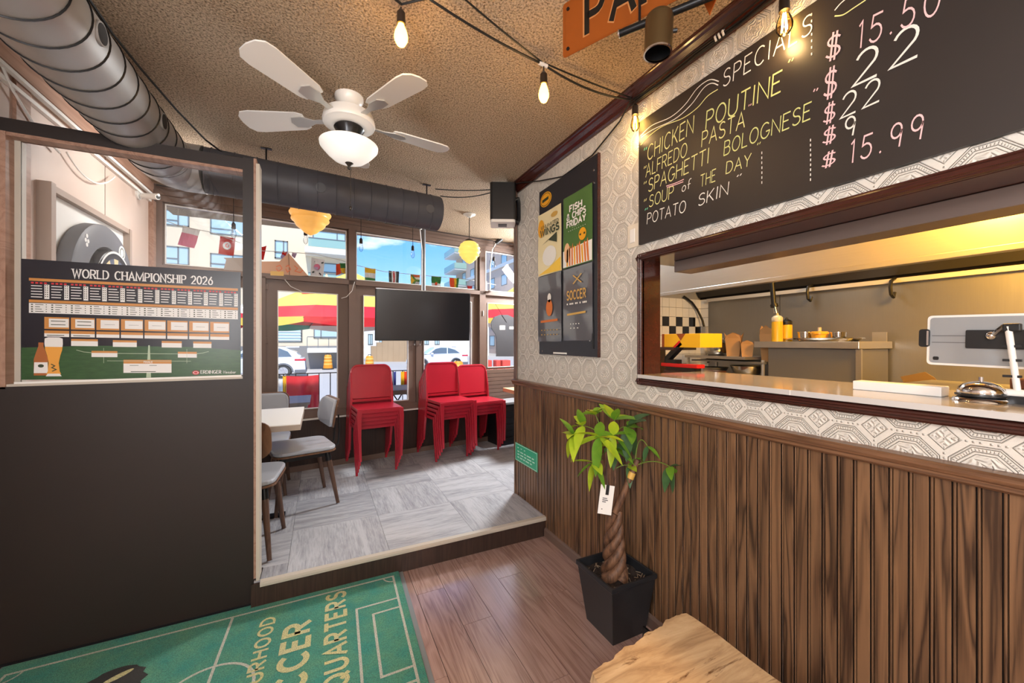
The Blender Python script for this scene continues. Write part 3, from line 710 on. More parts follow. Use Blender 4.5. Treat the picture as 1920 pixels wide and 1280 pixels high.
def chalk_line(pts, mat, w=.0035):
    P = [cw(*p) for p in pts]; mb = groups.setdefault(('chalk_drawing', mat.name), MB())
    sm = []
    for i in range(len(P) - 1):
        p0, p1, p2, p3 = P[max(i - 1, 0)], P[i], P[i + 1], P[min(i + 2, len(P) - 1)]
        for k in range(5):
            t = k / 5
            sm.append(.5 * ((2 * p1) + (p2 - p0) * t + (2 * p0 - 5 * p1 + 4 * p2 - p3) * t * t + (3 * p1 - p0 - 3 * p2 + p3) * t ** 3))
    sm.append(P[-1])
    ribbon(mb, [(p.y, p.z) for p in sm], lambda u, v: Vector((CX, u, v)), w)
chalk_line([(55, 660), (110, 610), (200, 570), (270, 510), (330, 430), (390, 388), (435, 396)], ch_w)
chalk_line([(58, 668), (115, 630), (220, 580), (300, 510), (360, 430), (400, 405), (432, 414)], ch_w)
chalk_line([(55, 705), (110, 650), (170, 610), (260, 575), (330, 525), (380, 468), (430, 435)], ch_y)
chalk_line([(1000, 50), (1030, 15), (1075, -20), (1130, -50)], ch_w); chalk_line([(1000, 78), (1040, 72), (1090, 40), (1150, 0)], ch_y)
for x, ys in ((887, range(65, 270, 32)), (645, range(738, 886, 24)), (882, range(676, 876, 24))):
    for y in ys: chalk_line([(x, y), (x, y + 11)], ch_w, .003)
chalk_line([(180, 905), (225, 890), (265, 872)], ch_p); chalk_line([(183, 912), (228, 897), (262, 884)], ch_p)
for (pn, mn), mb in groups.items(): mb.build(pn, MATS[mn], cb)
for mb, mt in words_: mb.build('chalk_lettering', mt, cb)
def screw(mb, p): mb.cyl(p, (p[0] - .002, p[1], p[2]), .004, n=8)

# --- light switch
sw = thing('light_switch', 'white rocker light switch on the wallpaper left of the chalkboard', 'switch', (WX, 1.45, 1.77))
MB().box((WX - .006, 1.413, 1.755), (WX, 1.487, 1.868)).build('plate', flat('ivory plastic', (226, 216, 198), .35), sw, bevel=.003)
MB().box((WX - .010, 1.434, 1.778), (WX - .006, 1.466, 1.845)).build('rocker', m_white, sw, bevel=.002)

# --- poster board with four sheets
PBX = WX - .016
pb = thing('poster_board', 'tall dark board with four menu posters beside the speaker', 'board', (PBX, 2.02, 1.215))
MB().box((PBX, 1.704, 1.215), (WX, 2.334, 2.322)).build('panel', flat('navy black board', (38, 39, 46), .35, grain=.06, gs=6), pb)
MB().box((PBX - .002, 1.700, 1.213), (WX, 1.7045, 2.324)).build('edge', m_mah, pb)
sx_ = MB()
for yy, zz in ((2.29, 1.235), (2.29, 1.31), (1.77, 1.305), (1.735, 2.17), (1.735, 2.24)): sx_.cyl((PBX, yy, zz), (PBX - .003, yy, zz), .006, n=8)
sx_.build('screw_head', m_chrome, pb).update_tag(); bpy.data.objects['screw_head']['kind'] = 'stuff'
def sheet(name, y0, y1, z0, z1, m, wave=.004, x=PBX - .004, n=10):
    """a slightly curled sheet: y0 is the far (left) edge"""
    vs = []; fs = []
    for i in range(n + 1):
        for j in range(n + 1):
            u, v = i / n, j / n
            vs.append((x - wave * (math.sin(u * 5 + v * 3) + math.sin(v * 7) * .6) * .5 - .001, y0 + (y1 - y0) * u, z0 + (z1 - z0) * v))
    for i in range(n):
        for j in range(n): a = i * (n + 1) + j; fs.append((a, a + 1, a + n + 2, a + n + 1))
    return MB().add(vs, fs, 0, True)
def pos(px0, py0, px1, py1): a, b = onx(px0, py0, PBX), onx(px1, py1, PBX); return a.y, b.y, a.z, b.z
m_pb1 = flat('cream poster paper', (240, 226, 178), .25); m_pb2 = flat('green poster paper', (82, 118, 62), .25); m_pb3 = flat('glossy grey poster', (92, 92, 98), .12, coat=.6)
m_or = flat('orange print', (240, 170, 34), .3); m_dg = flat('dark green print', (52, 62, 40), .4); m_wt = flat('white print', (242, 240, 232), .4); m_fry = flat('fries print', (222, 120, 48), .4)
m_gold = flat('gold print', (214, 170, 84), .35); m_yel = flat('yellow print', (250, 206, 60), .35)
YA, YB, YC, YD = 2.338, 2.052, 2.028, 1.742        # far edge and near edge of the two columns
PXS = PBX - .0095
def psheet(label, y0, y1, z0, z1, m):
    o = sheet('poster', y0, y1, z0, z1, m).build('poster', m, pb); o['label'] = label; return o
def w_poster(o, mat, rows, name='poster_lettering'):
    for txt, yl, yr, z, h, w in rows:
        mb = MB(); write(mb, txt, (PXS, yl, z), (0, -1, 0), (0, 0, 1), h, yl - yr, w, gap=.28); mb.build(name, mat, o)
def p_poly(o, mat, pts, name='poster_print', x=None): MB().add([(x or PXS + .0004, y, z) for y, z in pts], [tuple(range(len(pts)))]).build(name, mat, o)
def disc(cy, cz, ry, rz, n=20): return [(cy + ry * math.cos(2 * PI * i / n), cz + rz * math.sin(2 * PI * i / n)) for i in range(n)]
s1 = psheet('cream poster reading wings', YA, YB, 1.742, 2.160, m_pb1)
p_poly(s1, m_or, disc(2.295, 2.06, .04, .06)); p_poly(s1, m_yel, [(YA - .005, 1.75), (YB + .005, 1.745), (YB + .005, 1.83), (2.2, 1.78)])
p_poly(s1, m_dg, [(2.29, 1.945), (2.10, 1.995), (2.10, 1.93), (2.20, 1.965)]); p_poly(s1, m_wt, disc(2.19, 1.86, .085, .065)); p_poly(s1, m_gold, disc(2.13, 2.115, .04, .016))
w_poster(s1, m_dg, [('UNLIMITED', 2.29, 2.08, 2.055, .02, .16), ('WINGS', 2.30, 2.075, 2.005, .042, .24)])
s2 = psheet('green fish and chips poster', YC, YD, 1.745, 2.175, m_pb2)
p_poly(s2, m_wt, [(YC, 1.75), (YD, 1.75), (YD, 1.865), (YC, 1.85)], x=PXS + .0008)
for i in range(9): p_poly(s2, m_fry if i % 3 else m_or, [(1.99 - i * .026, 1.752), (1.975 - i * .026, 1.752), (1.972 - i * .024, 1.86 + .012 * (i % 3)), (1.988 - i * .024, 1.85 + .012 * (i % 2))])
p_poly(s2, flat('fish print', (238, 190, 140), .4), disc(1.985, 1.835, .03, .06)); p_poly(s2, m_or, disc(1.83, 1.915, .036, .036))
w_poster(s2, m_wt, [('FISH', 1.955, 1.835, 2.075, .034, .26), ('& CHIPS', 1.985, 1.80, 2.03, .034, .26), ('FRIDAY', 1.985, 1.80, 1.985, .034, .26)])
w_poster(s2, m_wt, [('- - - - - - - - -', 1.97, 1.80, 1.955, .012, .22), ('- - - - -', 1.93, 1.86, 1.97, .01, .22)])
w_poster(s2, m_dg, [('- -', 1.855, 1.805, 1.905, .022, .5)])
s3 = psheet('glossy grey poster with orange drink', YA, YB, 1.300, 1.738, m_pb3)
p_poly(s3, m_fry, disc(2.19, 1.52, .04, .055)); p_poly(s3, m_wt, disc(2.19, 1.585, .022, .03)); p_poly(s3, m_fry, [(2.30, 1.425), (2.09, 1.43), (2.09, 1.445), (2.30, 1.44)])
w_poster(s3, m_gold, [('- - - - - -', 2.29, 2.09, 1.365, .022, .3), ('- - - - - -', 2.29, 2.09, 1.335, .022, .3)])
s4 = psheet('glossy grey poster with gold heading', YC, YD, 1.305, 1.738, m_pb3)
w_poster(s4, m_gold, [('SOCCER', 1.985, 1.80, 1.55, .05, .2)]); w_poster(s4, m_wt, [('- --- -- - ---', 1.985, 1.79, 1.515, .02, .5), ('- - - -', 1.95, 1.86, 1.395, .02, .3), ('- - -', 1.95, 1.87, 1.37, .02, .3)])
p_poly(s4, m_gold, [(1.985, 1.455), (1.80, 1.462), (1.80, 1.474), (1.985, 1.467)])
w_poster(s4, m_gold, [('X', 1.92, 1.84, 1.64, .05, .1)])
ov = MB().prism([(-y, z) for y, z in disc(2.245, 2.245, .07, .048)], 0, .002, Matrix(((0, 0, -1, PBX - .001), (-1, 0, 0, 0), (0, 1, 0, 0), (0, 0, 0, 1)))).build('badge', m_or, pb); ov['label'] = 'orange oval badge'
mb = MB(); pp = disc(2.245, 2.245, .060, .040, 28); ribbon(mb, pp + pp[:1], lambda u, v: Vector((PBX - .0034, u, v)), .004); mb.build('badge_ring', m_dg, ov)
w2 = MB(); write(w2, '-----', (PBX - .0036, 2.285, 2.226), (0, -.96, .06), (0, 0, 1), .034, .078, .6, gap=.1); w2.build('badge_lettering', m_dg, ov)
MB().box((PBX - .004, 1.735, 1.26), (PBX, 1.75, 1.42)).build('strip_holder', m_black, pb); MB().box((PBX - .004, 2.0, 1.222), (PBX, 2.15, 1.232)).build('label_strip', m_wt, pb)

# --- green plaque on the wainscot
gp = thing('green_plaque', 'small green plaque with white lettering low on the beadboard by the step', 'sign', (XR - .006, 2.53, .39))
GX = XR - .0045
MB().box((GX - .004, 2.362, .392), (GX, 2.702, .527)).build('plate', flat('sign green', (38, 172, 128), .4), gp)
mb = MB(); rr = [(2.368, .398), (2.696, .398), (2.696, .521), (2.368, .521)]
ribbon(mb, rr + rr[:1], lambda u, v: Vector((GX - .0046, u, v)), .004)
write(mb, '- - -', (GX - .0046, 2.66, .486), (0, -1, 0), (0, 0, 1), .022, .12, .3)
for z_, w_ in ((.458, .25), (.436, .26), (.414, .22)): write(mb, '-- --- -- ---- --', (GX - .0046, 2.66, z_), (0, -1, 0), (0, 0, 1), .024, w_, .35, gap=.06)
mb.build('plaque_lettering', flat('pale green print', (206, 240, 224), .5), gp)

# --- speaker
sp = thing('wall_speaker', 'black loudspeaker hung at the end of the wallpapered wall', 'speaker', (1.245, 2.72, 2.18))
M_ = Matrix.Translation((1.245, 2.70, 2.19)) @ Matrix.Rotation(-.42, 4, 'Z')
MB().prism(rounded(.19, .17, .02, 3), .012, .285, M_).build('cabinet', m_black, sp)
MB().prism(rounded(.185, .165, .02, 3), -.008, .012, M_).build('base_plate', m_white, sp)
MB().box((-.035, -.03, -.014), (.03, .03, -.008), m=M_).build('terminal_plate', m_black, sp)
MB().tube([(1.31, 2.66, 2.22), (1.345, 2.65, 2.20), (1.362, 2.66, 2.24), (1.362, 2.66, 2.34), (1.345, 2.65, 2.38), (1.32, 2.66, 2.37)], .018, 8).build('bracket', m_black, sp)
# --- crown cables, string lights
m_cab = flat('black cable', (18, 17, 17), .5)
def sag(a, b, drop, n=14): a, b = Vector(a), Vector(b); return [a.lerp(b, i / n) - Vector((0, 0, drop * 4 * (i / n) * (1 - i / n))) for i in range(n + 1)]
m_bulb = flat('lit filament bulb', (255, 190, 80), .3, emit=(255, 176, 62), estr=9)
m_core = flat('glowing filament', (255, 230, 160), .3, emit=(255, 222, 150), estr=40)
m_bglass = glass('amber bulb glass', (1, .82, .48), .2); m_bclear = glass('clear bulb glass', (.93, .95, .97), .25)
m_sock = flat('bronze socket', (40, 30, 24), .4)
def pendant(parent, top, drop, lit=True, dim=False, r=.022, power=1.2):
    x, y, z = top; zs = z - drop
    so = MB().cyl((x, y, z), (x, y, zs), .003, n=6).cyl((x, y, zs), (x, y, zs - .012), .006, .014, 12).cyl((x, y, zs - .012), (x, y, zs - .052), .0145, .0155, 12).build('socket', m_sock, parent)
    zb = zs - .05
    prof = [(.010, 0), (.012, -.008), (r * .85, -.028), (r, -.046), (r * .95, -.058), (r * .6, -.074), (.001, -.082)]
    MB().lathe(prof, (x, y, zb), 16).build('bulb', m_bulb if (lit and not dim) else (m_bglass if dim else m_bclear), so)
    if dim:
        for k in range(4):
            a = PI / 2 * k; MB().cyl((x + .004 * math.cos(a), y + .004 * math.sin(a), zb - .008), (x + .009 * math.cos(a), y + .009 * math.sin(a), zb - .064), .0016, n=5).build('filament', m_core, so)
    if lit:
        d = bpy.data.lights.new('bulb_light', 'POINT'); d.energy = power; d.color = (1, .62, .25); d.shadow_soft_size = .025
        l = bpy.data.objects.new('bulb_light', d); COL.objects.link(l); l.location = (x, y, zb - .1)
HK = Vector((1.335, 1.43, 2.455))
sl = thing('string_lights', 'black string of warm bulbs crossing the ceiling to the wall corner', 'lights', (.6, 1.41, 2.4))
cb_ = MB().tube([(-.2, 1.2, 2.49), (.256, 1.40, 2.478)] + sag(onz(802, -4, 2.478), (.835, 1.41, 2.455), .012), .0045).tube(sag((.835, 1.41, 2.455), HK, .03), .0045)
cb_.tube([(.30, .8, 2.49)] + sag(onz(871, -2, 2.48), (.835, 1.41, 2.46), .004), .0035).tube(sag((.84, 1.41, 2.462), HK + Vector((0, 0, .008)), .005), .0035)
cb_.build('cable', m_cab, sl)
MB().cyl((.815, 1.41, 2.455), (.855, 1.41, 2.452), .008, n=8).build('cable_clip', m_white, sl)
pendant(sl, (.256, 1.41, 2.475), .008, r=.024, power=1.1); pendant(sl, (.838, 1.41, 2.45), .025, power=.9)
pendant(sl, (1.352 - .022, 1.40, 2.445), .03, dim=True, r=.021, power=.5)
wl_ = thing('string_lights', 'black string of bulbs running along the crown moulding above the chalkboard', 'lights', (1.34, .8, 2.4))
for k_, (dx, dz) in enumerate(((-.006, -.03), (-.010, -.022), (-.012, -.038), (-.016, -.012))):
    MB().tube([(XR - .02 + dx, 1.43 - i * .09, 2.455 + dz + .004 * math.sin(i * 1.7 + k_)) for i in range(24)], .0045 if k_ < 2 else .003).build('cable', m_cab, wl_)
pendant(wl_, (1.325, .738, 2.43), .03, dim=True, r=.024, power=.8)
for y_ in (.98, .965, .95): MB().tube([(1.33, y_, 2.445), (1.322, y_, 2.435), (1.325, y_ - .004, 2.418)], .004).build('clip', m_white, wl_)
tag(MB().tube([HK, (1.345, 1.52, 2.40), (1.352, 1.75, 2.33), (1.354, 2.05, 2.325), (1.352, 2.33, 2.40), (1.33, 2.55, 2.465), (1.28, 2.66, 2.478)], .004).build('speaker_cable', m_cab), 'thin black cable drooping along the wallpaper to the loudspeaker', 'cable')
tag(MB().tube(sag((1.25, 2.78, 2.485), (.80, 2.98, 2.478), .012), .004).tube(sag((1.25, 2.78, 2.478), (.84, 2.98, 2.43), .03), .004).build('duct_cable', m_cab), 'two black cables running from the loudspeaker to the duct hanger', 'cable')
# ================================================================== POSTER IN THE DIVIDER, LEFT WALL
m_navy = flat('midnight blue print', (26, 23, 34), .28); m_grass = None
t_ = NT('printed grass'); m_grass = t_.principled(t_.mix(t_.noise(t_.map(t_.obj(), (9, 1, 30)), 3, 4), lin((34, 66, 38)), lin((62, 98, 56))), .3)
m_obar = flat('amber print', (196, 134, 66), .35); m_pw = flat('paper white print', (226, 224, 222), .4); m_red = flat('red print', (196, 44, 48), .4)
cp = thing('wall_chart_poster', 'world championship tournament chart poster in the divider window', 'poster', (-.73, 2.345, 1.13))
PA, PB_, PC, PD = Vector((-1.108, 2.345, 1.642)), Vector((-.352, 2.330, 1.642)), Vector((-1.108, 2.345, 1.142)), Vector((-.352, 2.330, 1.118))
def pp(u, v, d=0.):                     # u right, v down, d towards the room
    a = PA.lerp(PB_, u); b = PC.lerp(PD, u); p = a.lerp(b, v); return p + Vector((-.0198, -.9998, 0)) * d
def prect(mb, u0, v0, u1, v1, d): mb.quad(pp(u0, v1, d), pp(u1, v1, d), pp(u1, v0, d), pp(u0, v0, d))
mb = MB(); vs = [pp(0, 1, 0), pp(1, 1, 0), pp(1, 0, 0), pp(0, 0, 0)]; vs2 = [p + Vector((0, .003, 0)) for p in vs]
mb.add(vs + vs2, [(0, 1, 2, 3), (7, 6, 5, 4), (0, 4, 5, 1), (1, 5, 6, 2), (2, 6, 7, 3), (3, 7, 4, 0)]); mb.build('poster_sheet', m_navy, cp)
g_ = MB(); g_.add([pp(0, 1, .0004), pp(1, 1, .0004), pp(1, .735, .0004), pp(.75, .71, .0004), pp(.3, .71, .0004), pp(0, .735, .0004)], [tuple(range(6))]); g_.build('printed_grass', m_grass, cp)
ln = MB(); ln.add([pp(.525, 1, .0007), pp(.548, 1, .0007), pp(.542, .70, .0007), pp(.535, .70, .0007)], [(0, 1, 2, 3)])
ribbon(ln, [(.22, .75), (.25, .765), (.3, .775), (.75, .775), (.8, .765), (.83, .75)], lambda u, v: pp(u, v, .0007), .004)
for u in (.335, .72): ribbon(ln, [(u, .73), (u, .86)], lambda a, b: pp(a, b, .0007), .0015)
ribbon(ln, [(.35, .84), (.74, .84)], lambda a, b: pp(a, b, .0007), .003)
ln.build('printed_pitch_lines', flat('pale chalk print', (176, 192, 166), .5), cp)
ob, wb, tx, fl = MB(), MB(), MB(), MB()
prect(ob, .03, .155, .985, .178, .0008); prect(ob, .03, .335, .985, .357, .0008); prect(ob, .09, .475, .945, .575, .0006); prect(wb, .03, .362, .985, .445, .0008)
r_ = random.Random(5)
for i in range(12):
    u = .038 + i * .0795
    prect(wb, u + .052, .205, u + .072, .325, .0008)
    for k in range(4): prect(fl, u + k * .017, .187, u + k * .017 + .011, .201, .0009)
    for k in range(5):
        v = .215 + k * .023; prect(wb, u, v, u + r_.uniform(.036, .046), v + .007, .0008)
    for k in range(6):
        for q in range(2): prect(tx, u + .055 + q * .008, .21 + k * .018, u + .059 + q * .008, .219 + k * .018, .0011)
    for k in range(4):
        v = .370 + k * .019; prect(tx, u, v, u + .008, v + .009, .0011); prect(tx, u + .016, v + .001, u + r_.uniform(.035, .05), v + .006, .0011); prect(tx, u + .058, v, u + .062, v + .007, .0011)
sp_ = MB()
for i in range(8):
    u = .09 + i * .1069
    prect(wb, u + .018, .488, u + .098, .560, .0009); prect(sp_, u + .1, .475, u + .107, .650, .001)
    prect(ob, u, .588, u + .1, .612, .0008); prect(wb, u, .612, u + .1, .640, .0008)
    if i < 2:
        for v in (.505, .535): prect(tx, u + .026, v, u + .085, v + .006, .0012)
        prect(tx, u + .01, .625, u + .08, .631, .0012)
    else: prect(tx, u + .035, .525, u + .08, .527, .0012)
prect(sp_, .09, .575, .945, .588, .001)
for u0, u1, v0, v1 in ((.198, .31, .655, .715), (.375, .482, .66, .718), (.598, .695, .66, .718), (.752, .845, .66, .718), (.283, .395, .755, .808), (.676, .77, .755, .808), (.422, .645, .83, .945)):
    h_ = .018 if v1 - v0 < .1 else .034; prect(ob, u0, v0, u1, v0 + h_, .001); prect(wb, u0, v0 + h_, u1, v1, .001)
for a, b in ((.45, .49), (.54, .575)): prect(tx, a, .878, b, .882, .0013)
prect(tx, .455, .932, .57, .938, .0013)
for m_, mbx, nm in ((m_obar, ob, 'printed_bars'), (m_pw, wb, 'printed_tables'), (m_dg, tx, 'printed_entries'), (m_red, fl, 'printed_flags'), (m_navy, sp_, 'printed_dividers')):
    o_ = mbx.build(nm, m_, cp)
    if nm != 'printed_bars': o_['kind'] = 'stuff'
tt = MB()
def ptext(mb, s_, u, v, h, W, w, wh, serif, slant=0.):
    st, L = layout(s_, .26)
    for pl in st: ribbon(mb, pl, lambda a, b: pp(u + (a + slant * b) / L * W, v - b * h, .0012), w, 0, wh, serif)
ptext(tt, 'WORLD CHAMPIONSHIP 2026', .205, .132, .070, .645, .23, .10, .21)
ptext(tt, 'FINALE', .515, .858, .016, .04, .2, None, 0)
ptext(tt, 'ERDINGER', .79, .953, .028, .105, .22, .11, .16); ptext(tt, 'Weissbier', .905, .953, .026, .068, .13, None, 0, .25)
tt.build('poster_lettering', m_pw, cp)
lg = MB(); lg.add([pp(.765 + .018 * math.cos(a), .945 - .02 * math.sin(a) * 1.0, .0009) for a in [2 * PI * i / 16 for i in range(16)]], [tuple(range(16))]); lg.build('printed_emblem', m_red, cp)
lg = MB(); rr = [(.765 + .012 * math.cos(a), .945 - .011 * math.sin(a)) for a in [2 * PI * i / 14 for i in range(15)]]; ribbon(lg, rr, lambda a, b: pp(a, b, .0013), .003); lg.build('emblem_ring', m_pw, cp)
def outline(pts, d, nm, m_): MB().add([pp(u, v, d) for u, v in pts], [tuple(range(len(pts)))]).build(nm, m_, cp)
mir = lambda half, c: [(c - a, v) for a, v in half] + [(c + a, v) for a, v in reversed(half)]
outline(mir([(.010, .66), (.010, .72), (.022, .79), (.028, .83), (.028, .965)], .077), .0012, 'printed_bottle', flat('amber bottle print', (166, 96, 48), .35))
outline(mir([(.011, .66), (.011, .69)], .077), .0014, 'printed_cap', m_navy)
outline(mir([(.026, .855), (.028, .945)], .077), .0014, 'bottle_label', m_pw)
outline(mir([(.030, .68), (.036, .705), (.034, .75), (.026, .80), (.020, .86), (.024, .93), (.030, .955)], .128), .0016, 'printed_glass', flat('wheat beer print', (226, 158, 66), .35))
outline(mir([(.022, .645), (.036, .655), (.037, .70), (.035, .725)], .128), .0018, 'printed_foam', m_pw)
outline(mir([(.024, .95), (.032, .972)], .128), .0018, 'glass_foot', m_pw)
outline([(.077 + .012 * math.cos(a), .885 + .014 * math.sin(a)) for a in [2 * PI * i / 14 for i in range(14)]], .0016, 'label_emblem', m_dg)
ol = MB(); ribbon(ol, [(.118, .87), (.132, .885), (.12, .90), (.138, .915), (.122, .93)], lambda a, b: pp(a, b, .002), .006); ol.build('glass_script', m_dg, cp)
tag(MB().box((-1.112, 2.31, 1.128), (-.345, 2.325, 1.136)).build('poster_ledge', m_white), 'narrow white ledge under the championship poster', 'ledge')

# dart board in its frame on the left wall
df = thing('dart_board', 'round charcoal dart surround with a dart board in a white backboard', 'dartboard', (XL, 2.98, 1.15))
m_frame = flat('taupe frame', (168, 148, 134), .5)
MB().box((XL, 2.56, 1.15), (XL + .006, 3.39, 2.02)).build('backboard', flat('white backboard', (226, 222, 216), .5), df)
MB().box((XL, 2.53, 1.15), (XL + .05, 2.565, 2.03)).build('frame_post', m_frame, df); MB().box((XL, 3.385, 1.15), (XL + .04, 3.415, 2.03)).build('frame_post', m_frame, df)
MB().box((XL, 2.565, 2.0), (XL + .035, 3.385, 2.03)).build('frame_rail', m_frame, df)
RX = Matrix.Translation((XL + .008, 2.98, 1.595)) @ Matrix.Rotation(PI / 2, 4, 'Y')      # local Z out of the wall
MB().lathe([(.215, 0), (.345, 0), (.352, .012), (.352, .062), (.340, .072), (.232, .072), (.222, .06), (.215, .0)], n=48, m=RX).build('surround', flat('charcoal foam', (104, 104, 108), .55), df)
bd = MB().lathe([(.0001, .105), (.205, .105), (.212, .098), (.212, 0)], n=40, m=RX).build('board', m_black, df)
mb = MB(); ribbon(mb, [(.205 * math.cos(2 * PI * i / 40), .205 * math.sin(2 * PI * i / 40)) for i in range(41)], lambda u, v: RX @ Vector((u, v, .1062)), .012); mb.build('wire_ring', m_white, bd)
for k, (mm, off) in enumerate(((flat('sisal cream', (214, 196, 150), .8), 0), (flat('sisal blue grey', (84, 94, 116), .8), 1))):
    mb = MB()
    for i in range(off, 20, 2):
        a0, a1 = 2 * PI * (i - .5) / 20, 2 * PI * (i + .5) / 20
        mb.quad(*[RX @ Vector((r * math.cos(a), r * math.sin(a), .1056)) for r, a in ((.02, a0), (.17, a0), (.17, a1), (.02, a1))])
    mb.build('board_segments', mm, bd)
mb = MB(); mb.add([RX @ Vector((-.29 * math.cos(.62) + .042 * math.cos(a), .29 * math.sin(.62) + .042 * math.sin(a), .0728)) for a in [2 * PI * i / 24 for i in range(24)]], [tuple(range(24))]); mb.build('round_mark', m_white, df)
mb = MB(); ribbon(mb, [(-.29 * math.cos(.62) + .026 * math.cos(2 * PI * i / 20), .29 * math.sin(.62) + .026 * math.sin(2 * PI * i / 20)) for i in range(21)], lambda u, v: RX @ Vector((u, v, .0736)), .006); mb.build('round_mark_ring', m_dg, df)
mb = MB()
for dy_, dz_ in ((-.0, .0), (.012, .02), (-.012, .022), (.0, .045)): mb.add([RX @ Vector((-.20 - dz_ + .011 * math.cos(a), -.225 + dy_ + .011 * math.sin(a), .0728)) for a in [2 * PI * i / 10 for i in range(10)]], [tuple(range(10))])
mb.build('white_mark', m_white, df)

# conduits, cables, camera on the left wall
tag(MB().box((XL + .018, 2.0, 2.385), (XL + .036, 3.86, 2.401)).build('cable_conduit', m_white), 'upper white cable conduit along the top of the left wall', 'conduit')
tag(MB().box((XL, 2.0, 2.345), (XL + .018, 3.86, 2.362)).build('cable_conduit', m_white), 'lower white cable conduit along the top of the left wall', 'conduit')
tag(MB().tube(sag((XL + .02, 2.72, 2.24), (XL + .03, 3.20, 2.30), .09), .004).build('white_cable', m_white), 'loose white cable looping on the left wall above the dartboard', 'cable')
tag(MB().tube([(XL + .012, 2.0, 2.46), (XL + .02, 2.24, 2.43), (XL + .02, 2.34, 2.33), (XL + .02, 2.48, 2.25), (XL + .02, 2.66, 2.21)], .005).build('white_cable', m_white), 'white cable hanging from the ceiling at the left edge', 'cable')
sc = thing('security_camera', 'white bullet camera on the left wall near the window corner', 'camera', (-1.12, 3.64, 2.32))
MB().cyl((XL, 3.62, 2.33), (XL + .012, 3.62, 2.33), .035, n=16).build('mount', m_white, sc)
MB().tube([(XL + .01, 3.62, 2.33), (XL + .03, 3.62, 2.31), (XL + .045, 3.60, 2.318)], .010).build('arm', m_white, sc)
MB().cyl((XL + .03, 3.62, 2.323), (XL + .13, 3.56, 2.312), .018, n=16).cyl((XL + .03, 3.62, 2.335), (XL + .135, 3.557, 2.326), .010, n=8).build('body', m_white, sc)
MB().cyl((XL + .13, 3.56, 2.312), (XL + .133, 3.558, 2.3118), .014, n=16).build('lens', m_black, sc)

# ================================================================== CEILING
m_duct = flat('galvanised duct steel', (178, 176, 174), .42, .55, grain=.10, gs=7); m_ductd = flat('dark grey painted duct', (74, 74, 80), .5, .1)
R_D = .128; DX, DZ, DY = -.755, 2.285, 2.80
d1_ = thing('spiral_duct', 'big bare metal spiral duct under the ceiling on the left', 'duct', (DX, 1.2, DZ))
MB().cyl((DX, .2, DZ), (DX, DY - .16, DZ), R_D, n=40, caps=True).build('duct_pipe', m_duct, d1_)
for i in range(19):
    y = .62 + i * .112
    a = [(DX + (R_D + .0015) * math.cos(t), y + .018 * math.cos(t), DZ + (R_D + .0015) * math.sin(t)) for t in [2 * PI * q / 40 for q in range(41)]]
    MB().tube(a, .0032, 5, caps=False).build('seam', m_blackm, d1_)
for y in (1.70, 2.255):
    p = Vector((DX, y, DZ)); n_ = Vector((.97, 0, -.03)).normalized(); q = p + n_ * R_D
    MB().cyl(q - n_ * .004, q + n_ * .004, .036, n=20).build('outlet_collar', m_duct, d1_); MB().cyl(q + n_ * .003, q + n_ * .0048, .031, n=20).build('outlet_hole', m_dark, d1_)
# elbow and the dark run along the window
fdir = Vector((1, .12, 0)).normalized(); E1 = Vector((.815, 2.975, DZ))
E0 = E1 - fdir * 1.42
el = [Vector((DX, DY - .17, DZ)), Vector((DX + .005, DY - .10, DZ)), Vector((DX + .03, DY - .03, DZ)), Vector((DX + .075, DY - .012, DZ)) + Vector((0, .02, 0)), E0]
MB().tube(el, R_D + .003, 32).build('elbow', m_duct, d1_)
d2_ = thing('dark_duct', 'dark grey painted duct hanging along the shop front', 'duct', (E0 + E1) / 2 - Vector((0, 0, R_D)))
MB().cyl(E0, E1, R_D, n=40).build('duct_pipe', m_ductd, d2_)
for i in range(13):
    c_ = E0.lerp(E1, (i + .35) / 13); pts = []
    for q in range(41):
        t = 2 * PI * q / 40; pts.append(c_ + Vector((-fdir.y, fdir.x, 0)) * (R_D + .0012) * math.cos(t) + Vector((0, 0, 1)) * (R_D + .0012) * math.sin(t) + fdir * .012 * math.cos(t))
    MB().tube(pts, .0028, 5, caps=False).build('seam', m_ductd, d2_)
for f_ in (.42, .93):
    c_ = E0.lerp(E1, f_); n_ = Vector((.05, -.98, -.12)).normalized(); q = c_ + n_ * R_D
    MB().cyl(q - n_ * .003, q + n_ * .003, .030, n=20).build('plug', flat('grey plug', (74, 74, 78), .4), d2_)
for x_, y_ in ((-.30, 2.86), (.735, 2.985)):
    MB().cyl((x_, y_, DZ + R_D - .005), (x_, y_, ZC), .005, n=8).box((x_ - .03, y_ - .012, ZC - .004), (x_ + .03, y_ + .012, ZC)).build('hanger', m_blackm, d2_)
tag(MB().tube([onz(150, -30, 2.49), onz(168, 0, 2.49), onz(210, 62, 2.49), onz(265, 130, 2.488), onz(330, 205, 2.48), onz(385, 262, 2.44), onz(425, 292, 2.36), (-.325, 2.34, 2.21)], .005).build('ceiling_cable', m_cab), 'thin dark cable along the ceiling beside the metal duct', 'cable')

